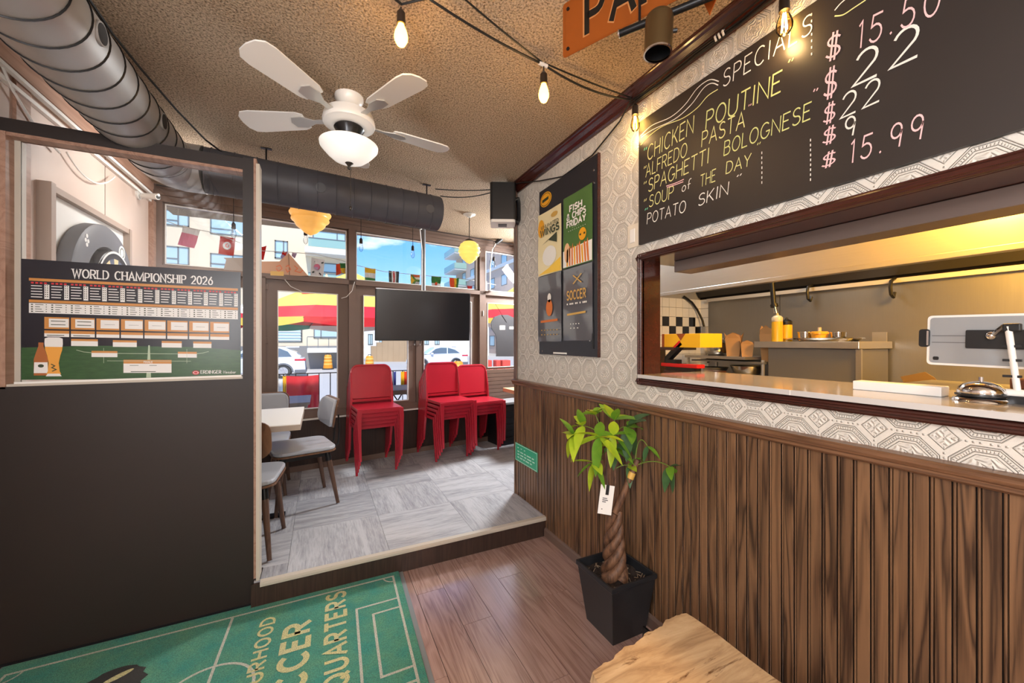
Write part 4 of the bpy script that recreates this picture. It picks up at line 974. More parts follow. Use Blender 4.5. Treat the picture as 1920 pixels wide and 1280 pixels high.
# ceiling fan
FX, FY = .129, 2.081
m_fan = flat('white enamel', (236, 234, 230), .3)
fan = thing('ceiling_fan', 'white ceiling fan with a frosted bowl light and pull chain', 'fan', (FX, FY, 2.17))
V = lambda z: (FX, FY, z)
MB().lathe([(.001, 2.5), (.066, 2.5), (.066, 2.485), (.05, 2.455), (.03, 2.445), (.001, 2.444)], V(0), 28).build('canopy', m_fan, fan)
MB().cyl(V(2.41), V(2.45), .013).build('downrod', m_fan, fan)
MB().lathe([(.02, 2.432), (.085, 2.428), (.112, 2.412), (.118, 2.39), (.122, 2.370), (.118, 2.360), (.105, 2.357), (.09, 2.350), (.078, 2.349), (.02, 2.349)], V(0), 36).build('motor_housing', m_fan, fan)
MB().lathe([(.001, 2.349), (.066, 2.349), (.07, 2.342), (.058, 2.322), (.045, 2.27), (.040, 2.25), (.001, 2.25)], V(0), 28).build('switch_housing', flat('gunmetal', (58, 58, 60), .25, .8), fan)
MB().lathe([(.128, 2.268), (.135, 2.263), (.133, 2.250), (.120, 2.234), (.10, 2.212), (.075, 2.191), (.045, 2.178), (.012, 2.174), (.001, 2.174), (.001, 2.178), (.045, 2.182), (.073, 2.195), (.097, 2.216), (.115, 2.236), (.128, 2.251), (.129, 2.263)], V(0), 40).build('light_bowl', flat('frosted glass', (240, 238, 233), .4, emit=(255, 250, 240), estr=.22), fan)
MB().lathe([(.001, 2.178), (.022, 2.177), (.012, 2.168), (.007, 2.158), (.009, 2.152), (.006, 2.145), (.001, 2.143)], V(0), 14).build('finial', flat('dark bronze', (62, 58, 54), .3, .6), fan)
ch = MB()
for i in range(26): ch.ball((FX + .006, FY, 2.144 - i * .0072), .0026, 6)
ch.ball((FX + .006, FY, 1.955), .008, 10, sc=(1, 1, 1.6)); ch.build('pull_chain', flat('dark bronze', (62, 58, 54), .3, .6), fan)
for k in range(5):
    a = math.radians(153 + 72 * k); Mx = Matrix.Translation((FX, FY, 2.384)) @ Matrix.Rotation(a, 4, 'Z') @ Matrix.Rotation(.17, 4, 'X')
    poly = [(.21, -.045), (.24, -.058), (.46, -.072), (.50, -.066), (.522, -.04), (.528, 0), (.522, .04), (.50, .066), (.46, .072), (.24, .058), (.21, .045)]
    b_ = MB().prism(poly, -.003, .003, Mx).build('blade', m_fan, fan)
    ir = MB().prism([(.10, -.014), (.17, -.012), (.22, -.036), (.27, -.032), (.285, 0), (.27, .032), (.22, .036), (.17, .012), (.10, .014)], -.008, -.003, Mx).build('blade_iron', flat('pewter', (196, 194, 190), .35, .5), b_)

# pendant lamps near the window
def pend(loc_top, zc, r, label, col, estr):
    x, y, z = loc_top
    t = thing('pendant_lamp', label, 'lamp', (x, y, zc - r * 1.25), group='ribbed glass pendant lamps by the window')
    MB().lathe([(.001, 0), (.058, 0), (.058, -.006), (.03, -.014), (.02, -.028), (.001, -.03)], (x, y, z), 20).build('canopy', m_white, t)
    MB().cyl((x, y, z - .02), (x, y, zc + r * .95), .004, n=8).build('rod', m_sock, t)
    MB().lathe([(.001, .03), (.02, .025), (.04, .012), (.045, 0)], (x, y, zc + r * .86), 20).build('fitter', m_sock, t)
    pr = []
    for i in range(41):
        ph = PI * i / 40; rr = r * math.sin(ph) ** .8 if 0 < i < 40 else .001
        zz = r * math.cos(ph) * .92
        if ph > 2.3: rr *= 1 - (ph - 2.3) * .35; zz -= (ph - 2.3) * r * .38
        rr *= 1 + .045 * math.sin(ph * 16); pr.append((max(rr, .001), zz))
    MB().lathe(pr, (x, y, zc), 32).build('shade', flat(label[:12] + ' glass', col, .3, emit=col, estr=estr), t)
pend((1.266, 3.50, ZC), 2.156, .100, 'ribbed yellow glass pendant lamp hanging by the right window', (250, 220, 110), .35)
pend((-.068, 3.485, ZC), 2.318, .145, 'ribbed amber glass pendant lamp half hidden behind the dark duct', (244, 180, 92), .3)

# copper parking sign and spotlight
m_cop = flat('copper painted metal', (158, 82, 26), .42, .35, grain=.18, gs=5)
sgn = thing('metal_street_sign', 'copper coloured metal sign with embossed black letters hung at the ceiling', 'sign', (.9, .9, 2.3))
SO, SD = Vector((.776, 1.173, 2.305)), Vector((.4313, -.9022, 0)); SN = Vector((-.9022, -.4313, 0))
sg = lambda s_, h_, d_=0.: SO + SD * s_ + Vector((0, 0, h_)) + SN * d_
SM = Matrix(((SD.x, 0, SN.x, SO.x), (SD.y, 0, SN.y, SO.y), (0, 1, 0, SO.z), (0, 0, 0, 1)))
MB().prism([(x + .40, y + .0965) for x, y in rounded(.80, .193, .012, 3)], -.002, .0, SM).build('plate', m_cop, sgn)
mb = MB(); rr = [(.006, .006), (.794, .006), (.794, .187), (.006, .187), (.006, .006)]; ribbon(mb, rr, lambda u, v: sg(u, v, .001), .005); mb.build('raised_border', m_cop, sgn)
mb = MB(); write(mb, 'PARKING', sg(.095, .044, .0012), SD, (0, 0, 1), .125, .60, .2, gap=.34); mb.build('embossed_lettering', flat('black enamel', (18, 16, 14), .35), sgn)
hi = MB(); write(hi, 'PARKING', sg(.092, .041, .0006), SD, (0, 0, 1), .130, .606, .26, gap=.34); hi.build('emboss_edge', flat('pale copper', (206, 140, 84), .3, .3), sgn)
mb = MB()
for s_, h_ in ((.022, .025), (.022, .165)): mb.cyl(sg(s_, h_, 0), sg(s_, h_, .004), .006, n=8)
mb.build('bolt_pair', m_blackm, sgn); bpy.data.objects['bolt_pair']['kind'] = 'stuff'
for s_ in (.2, .6): MB().cyl(sg(s_, .19, -.001), sg(s_, .197, -.001), .003, n=6).build('hook', m_blackm, sgn)
tri = MB().prism([(0, 0), (.06, .13), (-.05, .14)], -.002, .002, Matrix.Translation((1.085, .822, 2.31)) @ Matrix(((SD.x, 0, SN.x, 0), (SD.y, 0, SN.y, 0), (0, 1, 0, 0), (0, 0, 0, 1))))
for q in (-.03, .04): tri.cyl((1.085 + SD.x * q, .822 + SD.y * q, 2.44), (1.085 + SD.x * q, .822 + SD.y * q, 2.5), .002, n=5)
tag(tri.build('copper_pennant', m_cop), 'small pointed copper plate hanging beside the crown moulding', 'sign')
tk = thing('track_spotlight', 'bronze cylinder spotlight on a black ceiling track', 'spotlight', (.88, .84, 2.12))
A_, B_ = Vector((.836, .945, 2.255)), Vector((1.05, .61, 2.255))
MB().tube([A_, B_], .011, 10).build('track', m_blackm, tk)
for p in (A_.lerp(B_, .15), A_.lerp(B_, .9)): MB().cyl(p, (p.x, p.y, ZC), .004, n=6).build('stem', m_blackm, tk)
MB().cyl(A_ - (B_ - A_).normalized() * .004, A_, .0125, n=12).build('end_cap', m_chrome, tk)
m_brz = flat('antique bronze', (112, 92, 62), .32, .85)
SC = Vector((.886, .834, 0)); ax_ = Vector((-.05, .02, -1)).normalized(); top = Vector((SC.x, SC.y, 2.248))
Q = Matrix.Translation(top) @ ax_.to_track_quat('Z', 'Y').to_matrix().to_4x4()
MB().lathe([(.001, 0), (.032, 0), (.037, .006), (.037, .012), (.039, .014), (.039, .112), (.036, .112), (.036, .03), (.001, .03)], n=28, m=Q).build('can', m_brz, tk)
MB().lathe([(.0355, .109), (.0395, .109), (.0395, .114), (.0355, .114), (.0355, .109)], n=28, m=Q).build('rim', m_chrome, tk)
MB().lathe([(.001, .04), (.0355, .04), (.0355, .108)], n=24, m=Q).build('baffle', m_black, tk)
MB().cyl(top + Vector((.03, -.02, -.05)), top + Vector((.04, -.027, -.05)), .006, n=8).build('knob', m_black, tk)
MB().cyl(top - ax_ * .0, top - ax_ * .012, .014, n=10).build('swivel', m_black, tk)

# ================================================================== FLOOR THINGS
m_rug = rugmat('green rug pile', (52, 164, 146), (104, 178, 138), 9); m_rugl = rugmat('cream rug pile', (226, 226, 206), (236, 236, 220)); m_rugy = rugmat('yellow rug pile', (244, 236, 178), (248, 238, 160), 9); m_rugk = rugmat('black rug pile', (28, 26, 24), (40, 38, 34))
rug = thing('football_rug', 'green football pitch rug with white lines and yellow lettering', 'rug', (-.36, 1.8, 0))
# corners follow the pile edge; slightly askew to the divider
RO = Vector((.402, 2.290, 0)); RXv = Vector((-1, -.001, 0)).normalized(); RYv = Vector((-.034, -1, 0)).normalized()
rp = lambda a, b, z=.0125: RO + RXv * a + RYv * b + Vector((0, 0, z))   # a: to the left, b: towards the camera
def rbox(mb, a0, a1, b0, b1, z0, z1): mb.add([rp(a, b, z) for z in (z0, z1) for a, b in ((a0, b0), (a1, b0), (a1, b1), (a0, b1))], [(3, 2, 1, 0), (4, 5, 6, 7), (0, 1, 5, 4), (1, 2, 6, 5), (2, 3, 7, 6), (3, 0, 4, 7)])
mb = MB(); rbox(mb, -.018, 1.54, -.006, 1.06, 0, .004); mb.build('rubber_backing', flat('grey rubber', (120, 124, 126), .7), rug)
mb = MB(); rbox(mb, .004, 1.53, .006, 1.05, .003, .012); mb.build('pile', m_rug, rug, bevel=.004)
ln = MB()
def rl(pts, w=.011): ribbon(ln, pts, lambda u, v: rp(u, v), w)
L0, L1, T0, T1 = .040, 1.49, .070, .99
rl([(L0, T0), (L1, T0), (L1, T1), (L0, T1), (L0, T0)]); MID = .765; rl([(MID, T0), (MID, T1)])
cy_ = (T0 + T1) / 2; rl([(MID + .155 * math.cos(2 * PI * i / 40), cy_ + .155 * math.sin(2 * PI * i / 40)) for i in range(41)])
for s_, x0 in ((1, L0), (-1, L1)):
    rl([(x0, cy_ - .262), (x0 + s_ * .195, cy_ - .262), (x0 + s_ * .195, cy_ + .262), (x0, cy_ + .262)]); rl([(x0, cy_ - .190), (x0 + s_ * .125, cy_ - .190), (x0 + s_ * .125, cy_ + .190), (x0, cy_ + .190)])
    for y0, t_ in ((T0, 1), (T1, -1)): rl([(x0 + s_ * .05 * math.cos(a), y0 + t_ * .05 * math.sin(a)) for a in [PI / 2 * i / 6 for i in range(7)]], .008)
ln.build('pitch_lines', m_rugl, rug)
tx = MB()
def rt(s_, a_, b_end, h, W, w): write(tx, s_, rp(a_, b_end + W, .0128), -RYv, RXv, h, W, w, gap=.36)
rt('NEIGHBOURHOOD', .585, .155, .052, .80, .2); rt('SOCCER', .435, .255, .095, .60, .24); rt('HEADQUARTERS', .285, .092, .080, .92, .22)
tx.build('rug_lettering', m_rugy, rug)
eb = MB().add([rp(1.10 + (.10 if i % 2 else .085) * math.cos(2 * PI * i / 28) * 1.15, .335 + .12 * math.sin(2 * PI * i / 28), .0129) for i in range(28)], [tuple(range(28))]).build('rug_emblem', m_rugk, rug)
mb = MB(); st, W_ = layout('S', .2)
for q in ((1.09, .27), (1.16, .35), (1.06, .38)): mb.add([rp(q[0] + .04 * math.cos(2 * PI * i / 12), q[1] + .016 * math.sin(2 * PI * i / 12) + .02 * math.cos(2 * PI * i / 12), .0133) for i in range(12)], [tuple(range(12))])
mb.build('emblem_figure', m_rugy, eb)

# live-edge bench
bn = thing('live_edge_bench', 'low bench with a pale live-edge wooden slab top on black metal legs', 'bench', (.83, .62, 0))
t_ = NT('spalted slab wood'); v_ = t_.map(t_.obj(), (.18, 1, 1)); nz = t_.noise(v_, 16, 5, .65, 1.2); dk = t_.noise(v_, 34, 5, .7, .4)
cc = t_.ramp(nz, [(.30, lin((138, 104, 72))), (.5, lin((192, 158, 118))), (.7, lin((214, 184, 144)))])
cc = t_.mix(t_.ramp(dk, [(.60, (0, 0, 0)), (.68, (1, 1, 1))]), cc, lin((112, 76, 46)))
m_slab = t_.principled(cc, .5, 0, .35, t_.bump(dk, .35, .004))
r_ = random.Random(11); edge = []
n_ = 60
for i in range(n_ + 1):
    t = i / n_; edge.append((.628 + .384 * t, .820 + .052 * t + (.004 * math.sin(i * .4) + .0018 * math.sin(i * .9 + 1) + .0008 * math.sin(i * 1.9)) - .035 * max(0, .25 - t)))
edge += [(1.030, .862)] + [(1.034 + .003 * math.sin(i), .84 - i * .045) for i in range(14)] + [(1.0, .22)]
edge += [(.62, .20)] + [(.612 + .012 * math.sin(i * 1.3), .24 + i * .052) for i in range(11)]
top_, low = [(x, y, .45) for x, y in edge], [(x + (.83 - x) * .05, y + (.55 - y) * .05, .398) for x, y in edge]
mid = [(x + (x - .83) * .02, y + (y - .55) * .02, .425) for x, y in edge]; N = len(edge)
mb = MB().add(top_ + mid + low, [tuple(range(N)), tuple(range(3 * N - 1, 2 * N - 1, -1))] + [(k * N + i, k * N + (i + 1) % N, (k + 1) * N + (i + 1) % N, (k + 1) * N + i) for k in range(2) for i in range(N)])
mb.build('slab_top', m_slab, bn)
for y in (.74, .30):
    MB().box((.68, y - .025, 0), (.715, y + .025, .398)).build('leg', m_blackm, bn); MB().box((.945, y - .025, 0), (.98, y + .025, .398)).build('leg', m_blackm, bn)
    MB().box((.68, y - .025, 0), (.98, y + .025, .012)).build('foot_rail', m_blackm, bn)
fr = thing('black_stand', 'low black metal stand on the floor behind the live-edge bench', 'stand', (1.22, 1.05, 0))
MB().box((1.18, .86, .10), (1.19, 1.20, .14)).build('rail', m_blackm, fr); MB().box((1.10, .86, .03), (1.11, 1.12, .07)).build('rail', m_blackm, fr)
MB().box((1.18, .86, 0), (1.20, .88, .14)).build('leg', m_blackm, fr); MB().box((1.10, .86, 0), (1.12, .88, .07)).build('leg', m_blackm, fr); MB().box((1.10, .86, 0), (1.20, .88, .02)).build('cross_bar', m_blackm, fr)
MB().box((1.18, 1.18, 0), (1.19, 1.20, .10)).build('leg', m_blackm, fr); MB().box((1.10, 1.10, 0), (1.11, 1.12, .03)).build('leg', m_blackm, fr)

# ================================================================== MONEY TREE
PC_ = Vector((1.215, 1.405, 0))
pt = thing('potted_money_tree', 'braided money tree in a tall black square planter against the beadboard', 'plant', PC_)
def ring(h, w, z): return [(PC_.x - w + h * 0, PC_.y - w, z), (PC_.x + w, PC_.y - w, z), (PC_.x + w, PC_.y + w, z), (PC_.x - w, PC_.y + w, z)]
lv = [(.092, 0), (.122, .245), (.128, .25), (.128, .27), (.118, .27), (.112, .22)]
vs = []; 
for w, z in lv: vs += ring(0, w, z)
fs = [(3, 2, 1, 0)] + [(k * 4 + i, k * 4 + (i + 1) % 4, (k + 1) * 4 + (i + 1) % 4, (k + 1) * 4 + i) for k in range(len(lv) - 1) for i in range(4)]
MB().add(vs, fs).build('planter', flat('black planter', (34, 35, 38), .32), pt, bevel=.002)
sl_ = MB(); r_ = random.Random(4); G_ = 12
sv = [(PC_.x - .112 + .224 * i / G_, PC_.y - .112 + .224 * j / G_, .225 + r_.uniform(0, .012)) for i in range(G_ + 1) for j in range(G_ + 1)]
sl_.add(sv, [(i * (G_ + 1) + j, (i + 1) * (G_ + 1) + j, (i + 1) * (G_ + 1) + j + 1, i * (G_ + 1) + j + 1) for i in range(G_) for j in range(G_)]); so_ = sl_.build('soil', flat('dark soil', (44, 32, 26), .95, bump=.8, bs=300), pt)
ck = MB()
for _ in range(46):
    x, y = PC_.x + r_.uniform(-.1, .1), PC_.y + r_.uniform(-.1, .1); a = r_.uniform(0, PI); l = r_.uniform(.006, .014)
    ck.cyl((x - l * math.cos(a), y - l * math.sin(a), .238), (x + l * math.cos(a), y + l * math.sin(a), .24 + r_.uniform(0, .006)), .0018, n=4)
ck.build('bark_chips', flat('bark chips', (132, 112, 92), .9), pt); bpy.data.objects['bark_chips']['kind'] = 'stuff'
t_ = NT('money tree bark'); nz = t_.noise(t_.map(t_.obj(), (1, 1, .3)), 60, 4, .6); m_bark = t_.principled(t_.ramp(nz, [(.3, lin((54, 34, 25))), (.65, lin((124, 88, 64)))]), .55, 0, .4, t_.bump(nz, .4, .004))
TX, TY = 1.205, 1.40
for k in range(4):
    pts = []; rad = []
    for i in range(30):
        z = .225 + .30 * i / 29; f = i / 29; A = 2 * PI * k / 4 + f * 2 * PI * 1.15
        rr = .038 * (1 - .45 * f)
        pts.append((TX + rr * math.cos(A) + f * .0, TY + rr * math.sin(A), z)); rad.append(.024 - .008 * f if i > 3 else .034 - .0025 * i)
    MB().tube(pts, rad, 10).build('braided_stem', m_bark, pt)
def bez(a, b, c, n=10): a, b, c = Vector(a), Vector(b), Vector(c); return [a * (1 - t) ** 2 + b * 2 * t * (1 - t) + c * t * t for t in [i / n for i in range(n + 1)]]
m_green = flat('fresh stem green', (104, 128, 48), .5)
top0 = Vector((TX, TY, .515))
st_ = [((TX - .005, TY + .02, .5), (TX - .03, TY + .03, .60), (TX - .055, TY + .02, .86), .011), ((TX + .005, TY, .5), (TX - .02, TY + .03, .62), (TX - .01, TY + .01, .84), .009), ((TX, TY + .01, .5), (TX + .015, TY, .65), (TX + .02, TY + .03, .80), .008)]
tops = []
for a, b, c, r in st_: MB().tube(bez(a, b, c), [r * (1 - .35 * i / 10) for i in range(11)], 8).build('branch', m_bark, pt); tops.append(Vector(c))
cut = bez((TX - .01, TY, .50), (TX + .035, TY - .03, .62), (TX + .088, TY - .055, .765), 10)
MB().tube(cut, [.017 - .0003 * i for i in range(11)], 10).build('cut_branch', m_bark, pt)
MB().tube(cut[7:9], [.0165, .016], 10).build('grafting_tie', m_gold, pt)
m_lf = []
for nm, a, b in (('bright leaf', (156, 196, 44), (208, 222, 66)), ('mid leaf', (92, 150, 44), (140, 182, 60)), ('dark leaf', (54, 96, 52), (92, 128, 84))):
    t_ = NT(nm); c_ = t_.mix(t_.noise(t_.obj(), 30, 3), lin(a), lin(b)); p_ = t_.n('ShaderNodeBsdfPrincipled'); t_.link(c_, p_.inputs['Base Color']); p_.inputs['Roughness'].default_value = .38
    tl = t_.n('ShaderNodeBsdfTranslucent'); t_.link(c_, tl.inputs[0]); mx = t_.n('ShaderNodeMixShader'); mx.inputs[0].default_value = .3
    t_.link(p_.outputs[0], mx.inputs[1]); t_.link(tl.outputs[0], mx.inputs[2]); t_.link(mx.outputs[0], t_.out.inputs[0]); m_lf.append(t_.m)
def leaf(base, dirv, L, wd, droop, m, parent, roll=0.):
    base, d = Vector(base), Vector(dirv).normalized(); side = d.cross(Vector((0, 0, 1)))
    side = side.normalized() if side.length > .05 else Vector((1, 0, 0)); up = side.cross(d)
    side, up = side * math.cos(roll) + up * math.sin(roll), up * math.cos(roll) - side * math.sin(roll)
    vs = []; n = 9
    for i in range(n + 1):
        t = i / n; w = wd * (math.sin(PI * t ** .75) ** .8 if 0 < i < n else .02)
        p = base + d * (L * t) - Vector((0, 0, 1)) * droop * L * t * t
        vs += [p - side * w + up * w * .25, p, p + side * w + up * w * .25]
    fs = []
    for i in range(n): a = i * 3; fs += [(a, a + 1, a + 4, a + 3), (a + 1, a + 2, a + 5, a + 4)]
    mb = MB().add(vs, fs, 0, True); return mb.build('leaf', m, parent)
r_ = random.Random(21)
def whorl(start, ctrl, end, n, L, ms, parent, spread=1., r=.0022, tilt=.0, seed=0):
    stem = MB().tube(bez(start, ctrl, end, 8), [r * 1.3 - r * .06 * i for i in range(9)], 5).build('leaf_stalk', m_green, parent)
    d0 = (Vector(end) - Vector(ctrl)).normalized(); sd = d0.orthogonal().normalized(); tw_ = d0.cross(sd)
    n += 1
    for i in range(n):
        a = 2 * PI * (i + .3 * seed) / n + r_.uniform(-.2, .2)
        dv = (sd * math.cos(a) + tw_ * math.sin(a)) * spread + d0 * .35 + Vector((0, 0, tilt))
        leaf(end, dv, 1.18 * L * r_.uniform(.8, 1.1), L * r_.uniform(.20, .26), r_.uniform(.1, .5), ms[i % len(ms)], stem, r_.uniform(-.4, .4))
T0_, T1_, T2_ = tops
B, Mi, Dk = m_lf
whorl(T0_, T0_ + Vector((-.02, .02, .05)), T0_ + Vector((-.075, .045, .055)), 6, .105, [B, B, Mi], pt, seed=1)
whorl(T0_, T0_ + Vector((.0, .01, .06)), T0_ + Vector((-.02, .02, .105)), 5, .085, [B, Mi], pt, tilt=.5, seed=2)
whorl(T0_, T0_ + Vector((-.02, -.02, .03)), T0_ + Vector((-.05, -.045, .02)), 5, .11, [B, Mi, B], pt, seed=3)
whorl(T1_, T1_ + Vector((.01, .0, .08)), T1_ + Vector((.02, .0, .10)), 5, .10, [Mi, B, Mi], pt, tilt=.3, seed=4)
whorl(T1_, T1_ + Vector((.02, -.03, .09)), T1_ + Vector((.045, -.06, .075)), 5, .125, [Dk, Mi, Dk], pt, seed=5)
whorl(T0_, T0_ + Vector((-.03, .03, .03)), T0_ + Vector((-.11, .06, .01)), 5, .10, [B, B, Mi], pt, seed=12)
whorl(T1_, T1_ + Vector((-.01, -.02, .05)), T1_ + Vector((-.03, -.05, .045)), 5, .09, [B, Mi, Mi], pt, seed=13)
whorl(T2_, T2_ + Vector((.0, .0, .04)), T2_ + Vector((-.03, -.03, .02)), 4, .085, [Mi, Dk, B], pt, seed=6)
whorl(T0_ + Vector((.01, 0, -.10)), T0_ + Vector((-.02, 0, -.09)), T0_ + Vector((-.05, -.01, -.10)), 4, .085, [B, Mi], pt, tilt=-.6, seed=7)
whorl(cut[9], cut[9] + Vector((.0, -.01, .18)), cut[9] + Vector((.02, -.055, .10)) , 3, .06, [Dk, Mi], pt, tilt=-.7, seed=8)
whorl(cut[9], cut[9] + Vector((.03, -.08, .06)), cut[9] + Vector((.045, -.155, .035)), 4, .085, [Dk, Mi, Dk], pt, tilt=-.55, seed=9)
whorl(T2_ + Vector((0, 0, -.1)), T2_ + Vector((.03, -.03, -.06)), T2_ + Vector((.05, -.05, -.07)), 4, .07, [Mi, B, Dk], pt, seed=10)
tgp = thing_ = MB(); TGM = Matrix.Translation((1.137, 1.375, .60)) @ Matrix.Rotation(-.55, 4, 'Z') @ Matrix.Rotation(.12, 4, 'Y')
tg = MB().box((-.030, -.0008, -.065), (.030, .0008, .065), m=TGM).build('care_tag', m_white, pt)
MB().box((-.006, -.0016, .022), (.008, -.0009, .066), m=TGM).build('tag_stripe', m_black, tg)
mb = MB()
for z_, w_ in ((.004, .02), (-.004, .024), (-.012, .016), (-.045, .005)): mb.box((-.016, -.0013, z_), (-.016 + w_, -.0009, z_ + .004), m=TGM)
mb.build('tag_print', flat('grey print', (96, 96, 98), .6), tg)
MB().tube([TGM @ Vector((0, 0, .06)), (1.15, 1.39, .70), (1.17, 1.41, .74)], .0012, 5).build('tag_string', m_black, pt)
# ================================================================== RED STACKING CHAIRS
m_redp = flat('red moulded plastic', (172, 34, 50), .28, spec=.5)
def red_chair(loc, rz, label):
    t = thing('stacking_chair', label, 'chair', loc, rz, 'stacked red plastic chairs by the shop front')
    W, D = .195, .19
    # seat with a short skirt
    mb = MB().prism(rounded(.375, .37, .035, 4), .418, .430)
    mb.box((-.172, -.187, .396), (.172, -.180, .42)); mb.box((-.187, -.15, .402), (-.182, .16, .42)); mb.box((.182, -.15, .402), (.187, .16, .42))
    mb.build('seat', m_redp, t, bevel=.004, local=True)
    # back: rounded panel, leaning a little
    L = Matrix.Translation((0, .168, .475)) @ Matrix.Rotation(-.13, 4, 'X') @ Matrix.Rotation(PI / 2, 4, 'X')
    po = [(x, y + .155) for x, y in rounded(.345, .30, .062, 6, (1, 1, 0, 0))]
    MB().prism(po, -.005, .005, L).build('backrest', m_redp, t, bevel=.002, local=True)
    mb = MB()                                         # rim around the back and the cross bar under the slot
    rim = [(-.178, -.02), (-.178, .245)] + [(-.114 + .064 * math.cos(a), .245 + .064 * math.sin(a)) for a in [PI - PI / 2 * i / 6 for i in range(1, 7)]] + [(.114 + .064 * math.cos(a), .245 + .064 * math.sin(a)) for a in [PI / 2 - PI / 2 * i / 6 for i in range(7)]] + [(.178, -.02)]
    mb.tube([L @ Vector((x, y, 0)) for x, y in rim], .0105, 6); mb.box((-.175, .163, .452), (.175, .176, .474))
    mb.build('back_rim', m_redp, t, local=True)
    for sx in (-1, 1):
        f = MB()                                      # front leg: broad at the top, tapering and toed in
        secs = [(.424, .174, -.176, .020, .012), (.36, .178, -.182, .019, .010), (.2, .177, -.19, .014, .009), (.0, .170, -.198, .0095, .0085)]
        vs = []
        for z, x, y, hx, hy in secs: vs += [(sx * x - hx, y - hy, z), (sx * x + hx, y - hy, z), (sx * x + hx, y + hy, z), (sx * x - hx, y + hy, z)]
        q = [(k * 4 + i, k * 4 + (i + 1) % 4, (k + 1) * 4 + (i + 1) % 4, (k + 1) * 4 + i) for k in range(3) for i in range(4)] + [(0, 1, 2, 3), (15, 14, 13, 12)]
        f.add(vs, q).build('leg', m_redp, t, bevel=.003, local=True)
        secs = [(.0, .186, .235, .010, .012), (.2, .188, .205, .012, .02), (.40, .186, .172, .011, .028), (.56, .184, .175, .009, .020), (.72, .181, .196, .006, .010)]
        vs = []
        for z, x, y, hx, hy in secs: vs += [(sx * x - hx, y - hy, z), (sx * x + hx, y - hy, z), (sx * x + hx, y + hy, z), (sx * x - hx, y + hy, z)]
        q = [(k * 4 + i, k * 4 + (i + 1) % 4, (k + 1) * 4 + (i + 1) % 4, (k + 1) * 4 + i) for k in range(4) for i in range(4)] + [(0, 1, 2, 3), (19, 18, 17, 16)]
        MB().add(vs, q).build('leg', m_redp, t, bevel=.003, local=True)
    return t
rc0 = red_chair((.445, 3.875, ZP), .10, 'bottom red chair of the left stack under the black screen')
pos_ = ['bottom', 'second from bottom', 'middle', 'second from top', 'top']
where = ['left stack nearest the grey chair', 'middle stack beneath the television', 'right stack beside the black crate']
stacks = [((.437, 3.870), .10, 5), ((1.150, 3.965), .16, 5), ((1.53, 4.04), .16, 4)]
first = True
for si, ((x, y), rz, n) in enumerate(stacks):
    for k in range(n):
        nm = pos_[k] if n == 5 else ['bottom', 'second from bottom', 'second from top', 'top'][k]
        lb = f'{nm} red plastic chair of the {where[si]}'
        lx, ly, lz = x + math.sin(rz) * .040 * k, y - math.cos(rz) * .040 * k, ZP + .041 * k
        if first: rc0.location = (lx, ly, lz); rc0.rotation_euler = (0, 0, rz); rc0['label'] = lb; first = False
        else: copy_tree(rc0, (lx, ly, lz), rz, lb)

# ================================================================== CAFE CHAIRS AND TABLE
m_vin = flat('grey vinyl', (166, 169, 176), .32, spec=.5); m_ply = wood('walnut plywood', (84, 58, 42), (124, 88, 62), 'Z', 1.5, .4, 8, 0, .4, .4, .1); m_plye = flat('plywood edge', (206, 172, 128), .5)
m_leg = wood('dark walnut leg', (62, 44, 36), (104, 76, 60), 'Z', 1.8, .4, 7, 0, .4, .4, .1)
def cafe_chair(loc, rz, label):                       # faces local -Y
    t = thing('cafe_chair', label, 'chair', loc, rz, 'grey upholstered cafe chairs at the table')
    sh = MB().prism(rounded(.43, .40, .07, 5), .385, .397).build('seat_shell', m_ply, t, bevel=.003, local=True)
    MB().prism(rounded(.424, .394, .07, 5), .397, .424).build('seat_pad', m_vin, t, bevel=.011, seg=3, local=True)
    MB().box((-.17, -.15, .345), (.17, -.13, .385)).box((-.17, .13, .345), (.17, .15, .385)).box((-.165, -.14, .35), (-.14, .14, .385)).box((.14, -.14, .35), (.165, .14, .385)).build('seat_frame', m_blackm, t, local=True)
    for sx in (-1, 1):
        for sy in (-1, 1):
            a, b = Vector((sx * .155, sy * .14, .385)), Vector((sx * .195, sy * (.185 if sy < 0 else .205), 0))
            c_ = a.lerp(b, .18)
            lg = MB().cyl(c_, a.lerp(b, .985), .019, .0115, 12).build('leg', m_leg, t, local=True)
            MB().cyl(a, c_, .020, .0205, 12).build('leg_collar', m_blackm, lg, local=True)
            MB().cyl(a.lerp(b, .985), b, .014, .014, 12).build('glide', m_chrome, lg, local=True)
    def bent(off0, off1, inset=0.):
        n = 14; vs = []; W, H = .40 - inset, .205 - inset
        pts = rounded(W, H, .06, 5); N = len(pts)
        for off in (off0, off1):
            for x, z in pts: vs.append((x, .222 + (z) * .18 - (x / .2) ** 2 * .045 + off, .645 + z))
        return MB().add(vs, [tuple(range(N)), tuple(range(2 * N - 1, N - 1, -1))] + [(i, (i + 1) % N, N + (i + 1) % N, N + i) for i in range(N)])
    bs = bent(0, .012).build('backrest_shell', m_ply, t, local=True)
    bent(-.022, .0, .012).build('backrest_pad', m_vin, t, bevel=.006, local=True)
    for sx in (-1, 1):
        MB().tube([(sx * .06, .13, .375), (sx * .06, .205, .372), (sx * .06, .240, .40), (sx * .06, .250, .50), (sx * .06, .242, .62)], .0065, 8).build('back_rod', m_blackm, t, local=True)
    return t
c1 = cafe_chair((-.125, 3.245, ZP), PI / 2 * -1 + .22, 'grey padded cafe chair facing left with its back to the red stack')
copy_tree(c1, (-.415, 2.665, ZP), PI - .10, 'grey padded cafe chair cut off by the divider post at the left')
copy_tree(c1, (-.43, 3.60, ZP), .0, 'grey padded cafe chair on the window side of the white table')
tb = thing('cafe_table', 'white topped square cafe table partly hidden by the divider post', 'table', (-.455, 3.05, ZP))
